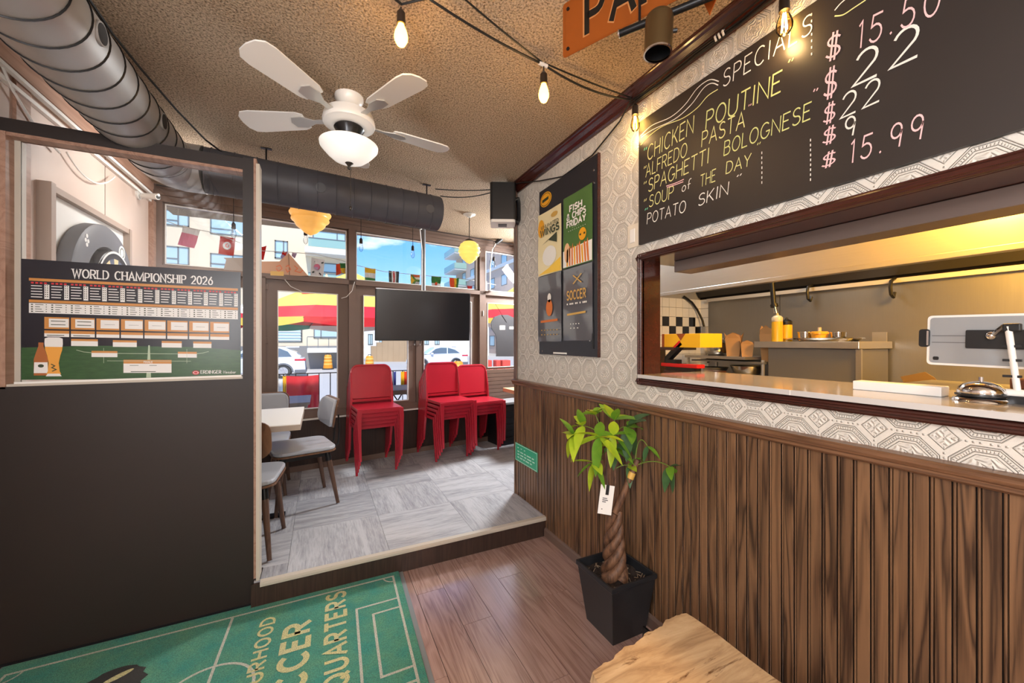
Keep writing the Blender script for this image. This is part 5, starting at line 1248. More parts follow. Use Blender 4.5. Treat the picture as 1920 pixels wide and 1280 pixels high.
MB().box((-.80, 2.70, ZP + .640), (-.108, 3.395, ZP + .672)).build('table_top', m_white, tb, bevel=.003)
MB().box((-.802, 2.698, ZP + .634), (-.106, 3.397, ZP + .666)).build('wood_edge', flat('greige table edge', (168, 150, 134), .5), tb)
MB().cyl((-.455, 3.05, ZP + .012), (-.455, 3.05, ZP + .635), .03, n=16).build('column', m_blackm, tb)
MB().box((-.70, 3.02, ZP), (-.21, 3.08, ZP + .014)).box((-.485, 2.80, ZP), (-.425, 3.30, ZP + .014)).build('cross_base', m_blackm, tb)

# ================================================================== TELEVISION
tv = thing('television', 'large blank television hung from the ceiling on a grey pole', 'television', (.93, 3.87, 1.30))
TM = Matrix.Translation((.932, 3.85, 1.555)) @ Matrix.Rotation(.06, 4, 'X')
MB().box((-.468, .0, -.248), (.468, .035, .245), m=TM).build('casing', m_black, tv, bevel=.004)
MB().box((-.458, -.002, -.232), (.458, 0, .237), m=TM).build('screen', flat('blank screen', (44, 45, 50), .22, spec=.6), tv)
MB().box((-.466, -.004, .238), (.466, .012, .246), m=TM).build('top_bezel', flat('silver bezel', (190, 190, 192), .3, .6), tv)
MB().box((-.15, .035, -.12), (.15, .08, .12), m=TM).build('mount_plate', m_blackm, tv)
MB().cyl((.932, 3.925, 1.60), (.932, 3.925, ZC), .022, n=16).build('ceiling_pole', flat('grey pole paint', (112, 112, 116), .4), tv)
MB().cyl((.932, 3.925, ZC - .03), (.932, 3.925, ZC), .06, n=20).build('ceiling_plate', flat('grey pole paint', (112, 112, 116), .4), tv)
MB().tube([(.925, 3.90, 2.47), (.86, 3.7, 2.36), (.80, 3.5, 2.30), (.912, 3.90, 2.20), (.91, 3.9, 1.80)], .005).build('power_cord', m_white, tv)

# ================================================================== NOOK BEYOND THE WALL
bx = thing('storage_crate', 'black slatted storage crate with a grey lid beside the red stacks', 'crate', (2.05, 4.1, ZP))
CM = FM @ Matrix.Translation((1.76 / FC, -.30, 0))
MB().box((0, 0, ZP), (.6, .26, .585), m=CM).build('body', m_black, bx)
for k in range(6): MB().box((-.004, -.006, ZP + .03 + k * .072), (.604, .0, ZP + .085 + k * .072), m=CM).build('slat', m_black, bx)
MB().box((-.012, -.012, .585), (.612, .27, .612), m=CM).build('lid', flat('grey lid', (150, 150, 154), .5), bx, bevel=.004)
nt = thing('nook_table', 'small wooden table edge showing past the end of the wall', 'table', (2.1, 3.75, ZP))
MB().box((1.83, 3.55, .745), (2.42, 3.97, .785)).build('table_top', m_plye, nt, bevel=.003); MB().cyl((2.15, 3.76, ZP), (2.15, 3.76, .745), .03, n=14).build('column', m_blackm, nt); MB().cyl((2.15, 3.76, ZP), (2.15, 3.76, ZP + .015), .16, n=20).build('base', m_blackm, nt)
struct('wall_nook', MB().box((2.66, 2.6, 0), (2.76, 4.6, ZC)).box((XR + .11, 2.66, 0), (2.76, 2.70, ZC)), m_lwall)

# ================================================================== THINGS AT THE SHOP WINDOWS
def fpt(px, py, off): return onf(px, py, off)
ul = thing('string_lights', 'unlit string bulbs hung along the inside of the shop window', 'lights', (.5, 4.0, 2.3))
pts_ = [fpt(px, py, -.10) for px, py in ((438, 417), (573, 430), (677, 446), (774, 460), (926, 481))]
ztop = 2.47
MB().tube([Vector((p.x, p.y, ztop)) for p in [Vector((-1.1, FA - .10 - .15, 0))] + pts_ + [Vector((2.5, FA - .10 + .34, 0))]], .004).build('cable', m_cab, ul)
for p in pts_: pendant(ul, (p.x, p.y, ztop), ztop - p.z - .0, lit=False, r=.019)
gn = thing('gooseneck_lamp', 'thin gooseneck lamp with a small dark head in the right window', 'lamp', (1.93, 4.2, 1.9))
g0, g1, g2, g3 = fpt(919, 535, -.05), fpt(919, 500, -.06), fpt(923, 468, -.08), fpt(930, 456, -.10)
MB().tube([Vector((g0.x, g0.y, 1.89)), g1, g1.lerp(g2, .6), g2, g3], .006).build('neck', m_white, gn)
MB().cyl(g3, g3 + Vector((.06, 0, .06)), .018, .034, 14).build('head', m_black, gn)
MB().cyl((g0.x, g0.y, 1.888), (g0.x, g0.y, 1.90), .03, n=14).build('foot', m_white, gn)
ww = thing('white_wire', 'thin white wire looping over the dark door frames', 'wire', fpt(600, 550, 0))
MB().tube([fpt(534, 524, -.035), fpt(545, 537, -.04), fpt(565, 546, -.045)], .0025).build('wire_length', m_white, ww); MB().tube([fpt(665, 528, -.05), fpt(660, 545, -.06), fpt(650, 556, -.06), fpt(640, 559, -.05)], .0025).build('wire_length', m_white, ww)
# cardboard signs on the transom ledge
m_card = flat('pale cardboard', (204, 160, 132), .7)
def fpoly(mb, pts, off, th=.006, mi=0):
    a = [fpt(x, y, off) for x, y in pts]; n_ = FM.to_3x3() @ Vector((0, 1, 0)); b = [p + n_ * th for p in a]; N = len(a)
    return mb.add(a + b, [tuple(range(N)), tuple(range(2 * N - 1, N - 1, -1))] + [(i, (i + 1) % N, N + (i + 1) % N, N + i) for i in range(N)], mi)
cs_ = thing('cardboard_sign', 'pitched cardboard sign with orange scrawl standing on the transom bar', 'sign', fpt(535, 516, -.02))
fpoly(MB(), [(488, 517), (488, 490), (524, 490), (531, 483), (541, 474), (578, 517)], -.024).build('card', m_card, cs_)
mb = MB()
for pts in ([(518, 500), (525, 497), (529, 503), (522, 509), (518, 503)], [(536, 500), (541, 497), (545, 505), (539, 510), (536, 504)], [(552, 498), (558, 503), (553, 508), (563, 511), (568, 506)]):
    ribbon(mb, [(x, y) for x, y in pts], lambda u, v: fpt(u, v, -.0252), 1.6)
mb.build('orange_scrawl', flat('orange marker', (222, 120, 78), .6), cs_); mb = MB(); ribbon(mb, [(541, 476), (543, 516)], lambda u, v: fpt(u, v, -.0252), .9); mb.build('fold_line', m_dbrown, cs_)
fpoly(MB(), [(507, 516), (507, 508), (532, 509), (532, 517)], -.032).build('yellow_strip', m_gold, cs_)
tag(fpoly(MB(), [(418, 510), (424, 487), (419, 483), (462, 483), (462, 512)], -.024).build('cardboard_sign', flat('grey card', (160, 150, 142), .7)), 'grey cardboard shape standing in the window behind the divider glass', 'sign')
kb_ = thing('keyhole_sign', 'dark grey rounded sign board hanging in the right window', 'sign', fpt(940, 668, -.03))
kp = [(931, 668), (931, 636), (929, 626), (922, 616), (921, 604), (927, 594), (938, 590), (952, 590), (963, 595), (969, 605), (966, 618), (963, 628), (963, 668)]
fpoly(MB(), kp, .012, .012).build('board', flat('slate board', (66, 66, 70), .5), kb_)
fpoly(MB(), [(937, 610), (947, 610), (947, 618), (937, 618)], .0105, .001).build('white_label', m_wt, kb_); fpoly(MB(), [(955, 612), (963, 612), (963, 617), (955, 617)], .0105, .001).build('white_label', m_wt, kb_)
MB().tube([fpt(929, 570, .0), fpt(938, 585, .008), fpt(950, 604, .01)], .002, 5).build('hanging_cord', m_cab, kb_)

# bunting outside the glass
bt = thing('flag_bunting', 'string of small national flags strung across outside the shop window', 'bunting', (.5, 4.2, 1.95))
OFFB = .17
FC_ = {n: flat('flag ' + n, c, .7) for n, c in dict(red=(214, 40, 36), green=(62, 132, 62), white=(238, 238, 238), yellow=(240, 190, 40), pink=(220, 120, 150), black=(60, 70, 66), blue=(60, 76, 150), orange=(232, 84, 40), lav=(190, 170, 205)).items()}
line_ = [(296, 408), (338, 424), (390, 434), (434, 449), (490, 470), (545, 473), (590, 476), (640, 488), (672, 498), (720, 509), (780, 515), (840, 520), (880, 524), (930, 534)]
MB().tube([fpt(x, y, OFFB) for x, y in line_], .003, 5).build('cord', m_white, bt)
def flag(quad, stripes, vertical=False, extra=None):
    """quad: four corners in order top-left, top-right, bottom-right, bottom-left"""
    TLp, TRp, BRp, BLp = [fpt(x, y, OFFB) for x, y in quad]; names = []; mb = MB()
    P = lambda u, v: TLp.lerp(TRp, u).lerp(BLp.lerp(BRp, u), v) + Vector((0, .012 * math.sin(u * 4 + v * 5), 0))
    nn = 4
    for k, cname in enumerate(stripes):
        a, b = k / len(stripes), (k + 1) / len(stripes)
        if cname not in names: names.append(cname)
        mi = names.index(cname)
        for i in range(nn):
            s0, s1 = i / nn, (i + 1) / nn
            if vertical: mb.quad(P(a, s0), P(a, s1), P(b, s1), P(b, s0), mi)
            else: mb.quad(P(s0, a), P(s0, b), P(s1, b), P(s1, a), mi)
    for cname, pts in (extra or []):
        if cname not in names: names.append(cname)
        mb.add([P(u, v) + Vector((0, -.003, 0)) for u, v in pts], [tuple(range(len(pts)))], names.index(cname))
    mb.build('flag', [FC_[n] for n in names], bt)
circ = lambda cx, cy, rx, ry, n=14: [(cx + rx * math.cos(2 * PI * i / n), cy + ry * math.sin(2 * PI * i / n)) for i in range(n)]
flag([(290, 408), (313, 414), (301, 449), (284, 445)], ['red', 'green'], extra=[('white', [(0, .3), (.5, .4), (.5, .5), (0, .42)])])
flag([(343, 422), (376, 432), (364, 465), (334, 459)], ['white', 'pink', 'pink'])
flag([(413, 441), (442, 447), (438, 479), (410, 476)], ['red'], extra=[('white', circ(.5, .5, .28, .22)), ('red', circ(.52, .5, .14, .12)), ('white', circ(.58, .5, .10, .09))])
flag([(486, 463), (500, 461), (494, 487), (484, 485)], ['red'])
flag([(530, 470), (539, 472), (533, 489), (526, 482)], ['red', 'lav']); flag([(548, 473), (557, 475), (553, 484), (547, 480)], ['lav'])
flag([(584, 482), (609, 487), (606, 519), (582, 517)], ['white'], extra=[('pink', circ(.46, .48, .24, .17)), ('lav', [(.22, .5), (.5, .5), (.68, .56), (.5, .64), (.3, .6)]), ('black', [(.1, .1), (.28, .18), (.24, .26), (.08, .18)]), ('black', [(.74, .2), (.92, .14), (.94, .22), (.78, .28)]), ('black', [(.1, .78), (.26, .72), (.3, .8), (.14, .86)]), ('black', [(.68, .76), (.84, .86), (.80, .92), (.64, .84)])])
flag([(630, 495), (637, 494), (640, 512), (630, 517)], ['orange']); flag([(637, 493), (652, 493), (652, 513), (640, 512)], ['green', 'yellow'])
flag([(684, 501), (704, 504), (704, 531), (684, 529)], ['yellow', 'white', 'green'])
flag([(729, 507), (748, 509), (748, 535), (729, 533)], ['black', 'black', 'white', 'red', 'white', 'black', 'black'], True)
flag([(770, 514), (787, 516), (787, 537), (770, 536)], ['red', 'white', 'green', 'white', 'blue'], False, [('yellow', [(0, .1), (.42, .5), (0, .9)]), ('green', [(0, 0), (.2, 0), (.6, .45), (.6, .58), (.2, 1), (0, 1), (.36, .5)])])
flag([(809, 517), (827, 519), (826, 538), (809, 537)], ['green', 'green', 'white'], False, [('orange', circ(.48, .72, .14, .16))])
flag([(843, 520), (860, 521), (859, 544), (844, 543)], ['orange', 'orange', 'yellow', 'green'], True)
flag([(876, 535), (885, 536), (885, 548), (876, 547)], ['red']); flag([(906, 525), (913, 527), (914, 549), (906, 548)], ['red', 'white'], True)

# ================================================================== KITCHEN THINGS
hd = thing('range_hood', 'long stainless steel extraction hood over the cook line', 'hood', (2.8, .5, 1.645))
MB().box((2.345, -1.9, 1.668), (2.36, KY - .004, KZ)).build('front_panel', m_steel, hd)
MB().box((2.325, -1.9, 1.642), (2.365, KY - .004, 1.668)).build('front_lip', m_steel, hd, bevel=.003)
MB().box((2.36, -1.9, 2.20), (KX - .006, KY - .004, 2.22)).build('inner_top', flat('shaded hood steel', (62, 60, 58), .45, .5), hd)  # shade inside the hood put into a darker steel colour
MB().box((KX - .03, -1.9, 1.672), (KX - .006, KY - .09, 1.700)).build('rear_gutter', flat('satin gutter', (190, 186, 180), .4, .2), hd)
MB().sweep([(2.9, 2.2), (KX - .03, 1.72), (KX - .02, 1.72), (2.92, 2.2)], 'y', -1.9, KY - .006).build('filter_bank', flat('shaded hood steel', (62, 60, 58), .45, .5), hd)  # filters share the steel colour darkened for the hood's shade
for y, z in ((1.63, 1.70), (1.163, 1.68)):
    p = Vector((3.22, y, z)); MB().tube([p + Vector((.05, 0, .02)), p, p + Vector((-.01, 0, -.04)), p + Vector((0, 0, -.085)), p + Vector((.03, 0, -.10)), p + Vector((.045, 0, -.07))], .010).build('hook', m_black, hd)
hs = thing('spray_hose', 'black spray hose hanging from the hood above the mustard bottle', 'hose', (2.9, 1.69, 1.5))
MB().tube([(2.9, 1.70, 2.19), (2.9, 1.70, 1.75), (2.9, 1.685, 1.56)], .016, 10).build('hose', m_black, hs); MB().cyl((2.9, 1.685, 1.565), (2.9, 1.68, 1.545), .024, n=12).build('collar', m_black, hs); MB().cyl((2.9, 1.68, 1.548), (2.9, 1.672, 1.50), .010, .014, 12).build('nozzle', m_chrome, hs)
# steel cabinet with its shelf
sc_ = thing('steel_cabinet', 'stainless steel cabinet with an overhanging top shelf in the kitchen', 'cabinet', (3.05, 1.45, 0))
MB().box((2.90, 1.195, 0), (3.27, 1.726, 1.255)).build('body', m_steelv, sc_, bevel=.004)
MB().box((2.86, 1.178, 1.255), (3.28, 1.803, 1.300)).build('top_shelf', m_steel, sc_, bevel=.003)
MB().box((2.885, 1.178, 0), (2.90, 1.205, 1.255)).build('corner_post', m_steel, sc_)
MB().box((3.20, 1.178, 1.30), (3.21, 1.25, 1.36)).build('upstand', m_steel, sc_)
rk = thing('wire_rack', 'stainless two-tier rack holding bowls and takeout cartons', 'rack', (2.95, 2.06, 0))
MB().box((2.80, 1.83, 1.165), (3.2, 2.36, 1.185)).build('shelf', m_steel, rk); MB().box((2.86, 1.735, 1.135), (3.24, 2.34, 1.15)).build('shelf', m_steelv, rk); MB().box((2.80, 1.735, 1.015), (3.24, 2.40, 1.03)).build('shelf', m_steel, rk)
for x, y in ((2.82, 2.34), (3.18, 2.34), (2.88, 1.75), (3.22, 1.75)): MB().cyl((x, y, 0), (x, y, 1.165), .012, n=8).build('post', m_steel, rk)
m_pot = flat('polished steel', (200, 198, 194), .18, 1.)
sp2 = thing('stock_pot', 'steel pot with a tilted lid on the upper rack shelf', 'pot', (2.95, 2.175, 1.185))
MB().lathe([(.001, 0), (.06, 0), (.085, .02), (.092, .05), (.092, .10), (.089, .10), (.088, .05), (.001, .006)], (2.95, 2.175, 1.185), 28).build('body', m_pot, sp2)
MB().lathe([(.097, 0), (.095, .008), (.06, .024), (.02, .032), (.001, .033)], n=28, m=Matrix.Translation((2.955, 2.17, 1.288)) @ Matrix.Rotation(.14, 4, 'X')).build('lid', m_pot, sp2); MB().box((2.93, 2.09, 1.318), (2.96, 2.19, 1.326)).build('lid_handle', m_pot, sp2)
m_kraft = flat('kraft board', (172, 132, 86), .75); m_kraft2 = flat('kraft board inside', (150, 100, 60), .8)
def carton(x, y, z, w, h, label, rz=0.):
    t = thing('takeout_carton', label, 'carton', (x, y, z), rz, 'open kraft takeout cartons on the rack'); a, b = w / 2, w / 2 * .8
    vs = [(-a * .8, -b * .8, 0), (a * .8, -b * .8, 0), (a * .8, b * .8, 0), (-a * .8, b * .8, 0), (-a, -b, h * .72), (a, -b, h * .72), (a, b, h * .72), (-a, b, h * .72)]
    MB().add(vs, [(3, 2, 1, 0), (0, 1, 5, 4), (1, 2, 6, 5), (2, 3, 7, 6), (3, 0, 4, 7), (4, 7, 6, 5)]).build('body', m_kraft, t, local=True)
    for p, q, s_ in (((-a, -b), (a, -b), (0, -.12)), ((a, b), (-a, b), (0, .12)), ((-a, b), (-a, -b), (-.1, 0)), ((a, -b), (a, b), (.1, 0))):
        mx, my = (p[0] + q[0]) / 2 + s_[0] * w, (p[1] + q[1]) / 2 + s_[1] * w; zb = h * .72
        i_ = MB().add([(p[0], p[1], zb), (q[0], q[1], zb), (q[0] * .8 + mx * .2 , q[1] * .8 + my * .2, h * .88), (mx, my, h), (p[0] * .8 + mx * .2, p[1] * .8 + my * .2, h * .88), (p[0] * .98, p[1] * .98, zb - .001), (q[0] * .98, q[1] * .98, zb - .001), (mx * .97, my * .97, h)], [(0, 1, 2, 3, 4), (5, 4, 7), (5, 7, 6), (6, 7, 2)])
        i_.build('flap', m_kraft if s_[0] <= 0 else m_kraft2, t, local=True)
    return t
carton(2.95, 2.02, 1.185, .135, .185, 'tall open kraft carton beside the lidded steel pot', .5); carton(2.93, 1.90, 1.185, .105, .125, 'short open kraft carton in front of the shelf edge', .6)
carton(3.02, 1.78, 1.15, .12, .27, 'big kraft carton behind the mustard bottle', .1)
def bowl(x, y, z, r, h, label):
    t = MB().lathe([(.001, 0), (r * .5, 0), (r * .8, h * .4), (r, h), (r * 1.04, h), (r * 1.04, h - .003), (r * .84, h * .36), (r * .5, -.004 + .0), (.001, 0.0)][:5] + [(r * .97, h - .002), (r * .77, h * .42), (r * .48, .005), (.001, .005)], (x, y, z), 28).build('steel_bowl', m_pot)
    return tag(t, label, 'bowl', 'steel bowls on the lower rack shelf')
bowl(2.93, 2.17, 1.03, .10, .06, 'shallow steel bowl nearest the tiled end wall'); bowl(2.93, 1.90, 1.03, .115, .085, 'wide steel bowl beside the steel cabinet')
def bottle(x, y, z, r, h, body, cap, label):
    t = thing('squeeze_bottle', label, 'bottle', (x, y, z), 0)
    MB().lathe([(.001, 0), (r, 0), (r, h * .66), (r * .92, h * .72), (.001, h * .72)], (x, y, z), 20).build('body', body, t)
    MB().lathe([(r * .98, h * .70), (r, h * .72), (r, h * .84), (r * .7, h * .90), (r * .3, h * .93), (r * .16, h), (.001, h)], (x, y, z), 20).build('cap', cap, t)
bottle(2.905, 1.665, 1.30, .034, .20, flat('mustard', (222, 172, 34), .35), flat('cloudy plastic', (206, 196, 170), .35), 'yellow mustard squeeze bottle standing on the steel cabinet')
bottle(3.0, 1.655, 1.30, .034, .17, flat('mustard', (222, 172, 34), .35), m_black, 'black capped squeeze bottle behind the mustard bottle')
m_amber = flat('amber sauce', (222, 160, 52), .3)
tr = thing('serving_tray', 'oval steel tray on top of the steel cabinet', 'tray', (2.95, 1.40, 1.30))
MB().lathe([(.001, 0), (.16, 0), (.19, .022), (.185, .024), (.155, .005), (.001, .005)], n=32, m=Matrix.Translation((2.99, 1.40, 1.30)) @ Matrix.Diagonal((.55, 1, 1, 1))).build('dish', m_pot, tr); MB().box((2.94, 1.58, 1.315), (2.99, 1.66, 1.322)).build('handle', m_pot, tr); MB().box((2.94, 1.16 + .04, 1.318), (2.99, 1.24, 1.324)).build('handle', m_pot, tr)
def tub(y, r, h, mat, label, knob=False, x=2.96):
    t = thing('sauce_tub', label, 'tub', (x, y, 1.306), 0)
    MB().lathe([(.001, 0), (r * .9, 0), (r, h), (r * 1.06, h), (r * 1.06, h + .004), (r * .96, h + .004), (r * .9, h * .9), (.001, h * .9)], (x, y, 1.306), 24).build('cup', mat, t)
    if knob:
        MB().lathe([(r * 1.08, h), (r * 1.08, h + .012), (r * .9, h + .018), (.001, h + .02)], (x, y, 1.306), 24).build('lid', m_amber, t); MB().cyl((x, y, 1.306 + h + .018), (x, y, 1.306 + h + .045), .010, n=10).build('knob', m_cream, t)
tub(1.515, .042, .055, m_pot, 'bare steel tub at the left end of the tray'); tub(1.43, .046, .042, m_amber, 'amber lidded tub in the middle of the tray', True); tub(1.325, .040, .05, m_pot, 'shiny steel tub at the right end of the tray')
# left: yellow box, red gadget
bb = thing('yellow_box', 'yellow cardboard box with a brown triangle in the corner of the pass-through', 'box', (1.83, 1.56, 1.27))
BM = Matrix.Translation((1.80, 1.505, 1.268)) @ Matrix.Rotation(0, 4, 'Z')
MB().box((-.05, -.125, 0), (.12, .125, .074), m=BM).build('carton', flat('yellow card', (238, 180, 28), .5), bb, bevel=.002)
mb = MB().add([BM @ Vector((-.0508, y, z)) for y, z in ((-.005 + .03, .074), (-.005 - .03, .074), (-.005, .036))], [(0, 1, 2)]); mb.build('triangle_flap', flat('brown print', (150, 72, 30), .5), bb)
MB().box((-.0505, .108, 0), (.12, .1255, .074), m=BM).build('brown_end', flat('brown print', (150, 72, 30), .5), bb)
tag(MB().box((1.74, 1.54, 1.252), (1.92, 1.78, 1.268)).box((1.74, 1.76, .0), (1.92, 1.78, 1.252)).build('wooden_stand', m_mah), 'dark wooden stand carrying the yellow box', 'stand')
tag(MB().box((1.73, 1.385, 0), (1.96, 1.60, 1.142)).build('side_counter', m_mah), 'dark wooden side counter below the red stapler', 'counter')
rs = thing('red_stapler', 'red and black desk stapler standing open on the side counter', 'stapler', (1.8, 1.49, 1.142))
m_rp = flat('glossy red plastic', (206, 26, 28), .25)
MB().box((1.74, 1.39, 1.160), (1.80, 1.63, 1.180)).build('base', m_rp, rs, bevel=.004); MB().box((1.745, 1.41, 1.142), (1.795, 1.60, 1.160)).build('base_pad', m_dbrown, rs)
AR = Matrix.Translation((1.77, 1.60, 1.185)) @ Matrix.Rotation(-.72, 4, 'X')
MB().box((-.02, -.15, 0), (.02, .0, .03), m=AR).build('arm', m_black, rs, bevel=.004); MB().box((-.021, -.15, .018), (.021, -.08, .034), m=AR).build('red_grip', m_rp, rs, bevel=.004)
MB().box((1.748, 1.53, 1.180), (1.792, 1.61, 1.20)).build('hinge_block', m_black, rs)
tag(MB().cyl((1.755, 1.387, 1.05), (1.755, 1.387, 1.142), .010, n=10).build('wooden_post', m_plye), 'short pale wooden post at the corner of the side counter', 'post')
ob_ = thing('outlet_box', 'small grey outlet box with a black cord on the tiled wall', 'outlet', (3.285, 2.54, 1.40))
MB().box((3.262, 2.515, 1.345), (3.296, 2.555, 1.44)).build('box', flat('grey outlet', (150, 150, 150), .4), ob_)
MB().tube([(3.05, 2.58, 1.72), (3.15, 2.575, 1.67), (3.22, 2.57, 1.60), (3.265, 2.55, 1.50), (3.275, 2.54, 1.44)], .010, 8).build('cord', m_black, ob_); MB().tube([(3.28, 2.53, 1.345), (3.275, 2.52, 1.25), (3.28, 2.50, 1.1)], .010, 8).build('cord', m_black, ob_)
kf = [onx(x, y, 2.7) for x, y in ((1688, 706), (1734, 697), (1752, 708), (1768, 726), (1768, 745), (1712, 745))]
tag(MB().add(kf + [p + Vector((.004, 0, 0)) for p in kf], [tuple(range(6)), tuple(range(11, 5, -1))] + [(i, (i + 1) % 6, 6 + (i + 1) % 6, 6 + i) for i in range(6)]).build('kraft_flap', flat('olive kraft', (112, 88, 48), .7)), 'brown kraft carton flap rising behind the white ledge', 'carton')
tag(MB().box((2.66, -.2, 0), (3.27, 1.15, 1.01)).build('griddle_counter', m_steelv), 'stainless griddle counter along the right of the kitchen back wall', 'counter')
tag(MB().box((2.1, .415, 1.14), (2.16, .452, 1.175)).build('dark_cup', flat('dark brown cup', (72, 38, 28), .4), bevel=.004), 'small dark brown block behind the counter bell', 'block')
tag(MB().box((1.82, -.40, 0), (2.3, .70, 1.14)).build('prep_table', m_steelv), 'low stainless prep table behind the serving counter', 'table')

# tablet on its stand, counter bell
tbm = Matrix.Translation((1.605, .39, 1.302)) @ Matrix.Rotation(.02, 4, 'X')
tbl = thing('tablet_stand', 'grey backed tablet clamped on a white counter stand arm', 'tablet', (1.60, .34, 1.146))
def yz(po, x0, x1, m_): return MB().prism(po, x0, x1, m_)
YZ = tbm @ Matrix(((0, 0, 1, 0), (1, 0, 0, 0), (0, 1, 0, 0), (0, 0, 0, 1)))
yz([(x, y) for x, y in rounded(.215, .142, .010, 4)], -.004, .006, YZ).build('case_rim', m_white, tbl); yz(rounded(.203, .130, .008, 4), -.0055, -.004, YZ).build('case_back', flat('grey tablet back', (150, 152, 154), .4), tbl)
yz([(x + .112, y + .006) for x, y in rounded(.022, .052, .007, 3)], -.012, .008, YZ).build('clamp', m_black, tbl); yz([(x + .104, y + .006) for x, y in rounded(.004, .042, .001, 2)], -.014, -.004, YZ).build('clamp_edge', m_chrome, tbl)
yz([(x - .035, y + .004) for x, y in rounded(.13, .050, .003, 2)], -.010, -.0055, YZ).build('bracket', m_black, tbl); yz([(x + .088, y - .052) for x, y in rounded(.012, .010, .003, 3)], -.0065, -.0055, YZ).build('camera_lens', m_black, tbl)
for z in (.013, -.006): yz([(x + .06, y + z) for x, y in rounded(.075, .0025, .001, 1)], -.006, -.0054, YZ).build('groove', flat('groove grey', (110, 110, 112), .5), tbl)
MB().ball((1.588, .372, 1.315), .011, 14).build('ball_joint', m_chrome, tbl); MB().tube([(1.586, .368, 1.316), (1.57, .355, 1.33), (1.56, .345, 1.338)], .006, 8).build('joint_arm', m_chrome, tbl)
MB().tube([(1.552, .336, 1.338), (1.556, .322, 1.175)], .0065, 10).build('arm_tube', m_white, tbl); MB().tube([(1.552, .300, 1.336), (1.556, .302, 1.175)], .0065, 10).build('arm_tube', m_white, tbl)
MB().box((1.546, .315, 1.325), (1.562, .345, 1.345)).build('arm_top', m_black, tbl, bevel=.003)
for z in (1.285, 1.25, 1.21): MB().box((1.550, .315, z), (1.558, .345, z + .006)).build('rung', m_black, tbl)
MB().cyl((1.556, .350, 1.17), (1.556, .31, 1.17), .011, n=14).build('pivot', m_white, tbl); MB().box((1.54, .27, 1.146), (1.60, .335, 1.165)).build('stand_base', m_black, tbl)
bl = thing('counter_bell', 'chrome counter bell on the right end of the serving counter', 'bell', (1.532, .376, 1.146))
BL = (1.532, .376, 1.1465)
MB().lathe([(.001, 0), (.052, 0), (.050, .006), (.040, .012), (.001, .012)], BL, 32).build('base', m_chrome, bl); MB().lathe([(.040, .012), (.046, .014), (.046, .018), (.036, .020)], BL, 28).build('base_ring', m_black, bl)
MB().lathe([(.041, .018), (.043, .022), (.040, .034), (.031, .044), (.018, .050), (.001, .052)], BL, 32).build('dome', m_chrome, bl); MB().cyl((BL[0], BL[1], BL[2] + .05), (BL[0], BL[1], BL[2] + .062), .0045, n=10).build('button', m_chrome, bl)
# ================================================================== OUTSIDE
m_bld = flat('cream stucco', (226, 206, 176), .8, grain=.03, gs=.5); m_win = flat('pale window glass', (180, 204, 210), .12, spec=.8); m_wfr = flat('grey window frame', (108, 116, 118), .5)
m_bal = flat('balcony glass', (150, 182, 172), .2); m_slabc = flat('white balcony slab', (222, 220, 214), .7)
b1 = thing('apartment_building', 'cream apartment building with square windows and glazed balconies across the street', 'building', (-10, 33, -.6))
YB_ = 30.0
MB().box((-34, YB_, -.6), (1.9, YB_ + 6, 17)).build('wall', m_bld, b1)
MB().box((-34, YB_ - .25, -.6), (1.9, YB_, 1.0)).build('plinth', flat('grey plinth', (132, 130, 128), .8), b1)
def q4(px0, py0, px1, py1, Y): a, b = ony(px0, py0, Y), ony(px1, py1, Y); return min(a.x, b.x), max(a.x, b.x), min(a.z, b.z), max(a.z, b.z)
def win(parent, x0, x1, z0, z1, Y, split=.66, low=.3):
    f = .07
    fr_ = MB().box((x0, Y - .05, z0), (x0 + f, Y, z1)).box((x1 - f, Y - .05, z0), (x1, Y, z1)).box((x0, Y - .05, z0), (x1, Y, z0 + f)).box((x0, Y - .05, z1 - f), (x1, Y, z1)).box((x0 + (x1 - x0) * split, Y - .05, z0), (x0 + (x1 - x0) * split + f, Y, z1))
    if low: fr_.box((x0, Y - .05, z0 + (z1 - z0) * low), (x0 + (x1 - x0) * split, Y, z0 + (z1 - z0) * low + f))
    w = fr_.build('window', m_wfr, parent); MB().box((x0 + f, Y - .02, z0 + f), (x1 - f, Y - .005, z1 - f)).build('pane', m_win, w); return w
for r4 in ((296, 390, 355, 426), (394, 407, 460, 444), (296, 459, 355, 498), (394, 474, 460, 508), (515, 405, 540, 423), (515, 450, 540, 486)):
    win(b1, *q4(*r4, YB_), YB_, .62)
for r4 in ((586, 431, 648, 458), (600, 492, 650, 514)): win(b1, *q4(*r4, YB_), YB_, .72, 0)
for (a, t_, c, d_) in ((578, 446, 655, 470), (578, 512, 655, 530)):
    x0, x1, z0, z1 = q4(a, t_, c, d_, YB_ - 1.2)
    sb_ = MB().box((x0 - .2, YB_ - 1.3, z0 - .35), (x1 + .2, YB_, z0)).build('balcony', m_slabc, b1); MB().box((x0, YB_ - 1.28, z0 + .05), (x1, YB_ - 1.25, z1)).build('balustrade', m_bal, sb_); MB().box((x0, YB_ - 1.30, z1), (x1, YB_ - 1.23, z1 + .06)).build('rail', m_wfr, sb_)
x0, x1, z0, z1 = q4(505, 611, 566, 641, YB_); w = win(b1, x0, x1, z0, z1, YB_, .98, 0)
for k in range(5): MB().box((x0 + .05, YB_ - .06, z0 + (z1 - z0) * (k + .5) / 5.5), (x1 - .05, YB_ - .03, z0 + (z1 - z0) * (k + .72) / 5.5)).build('shutter_slat', m_slabc, w)
win(b1, *q4(588, 607, 650, 634, YB_), YB_, .2, 0); win(b1, *q4(510, 596, 540, 607, YB_), YB_, .7, 0)
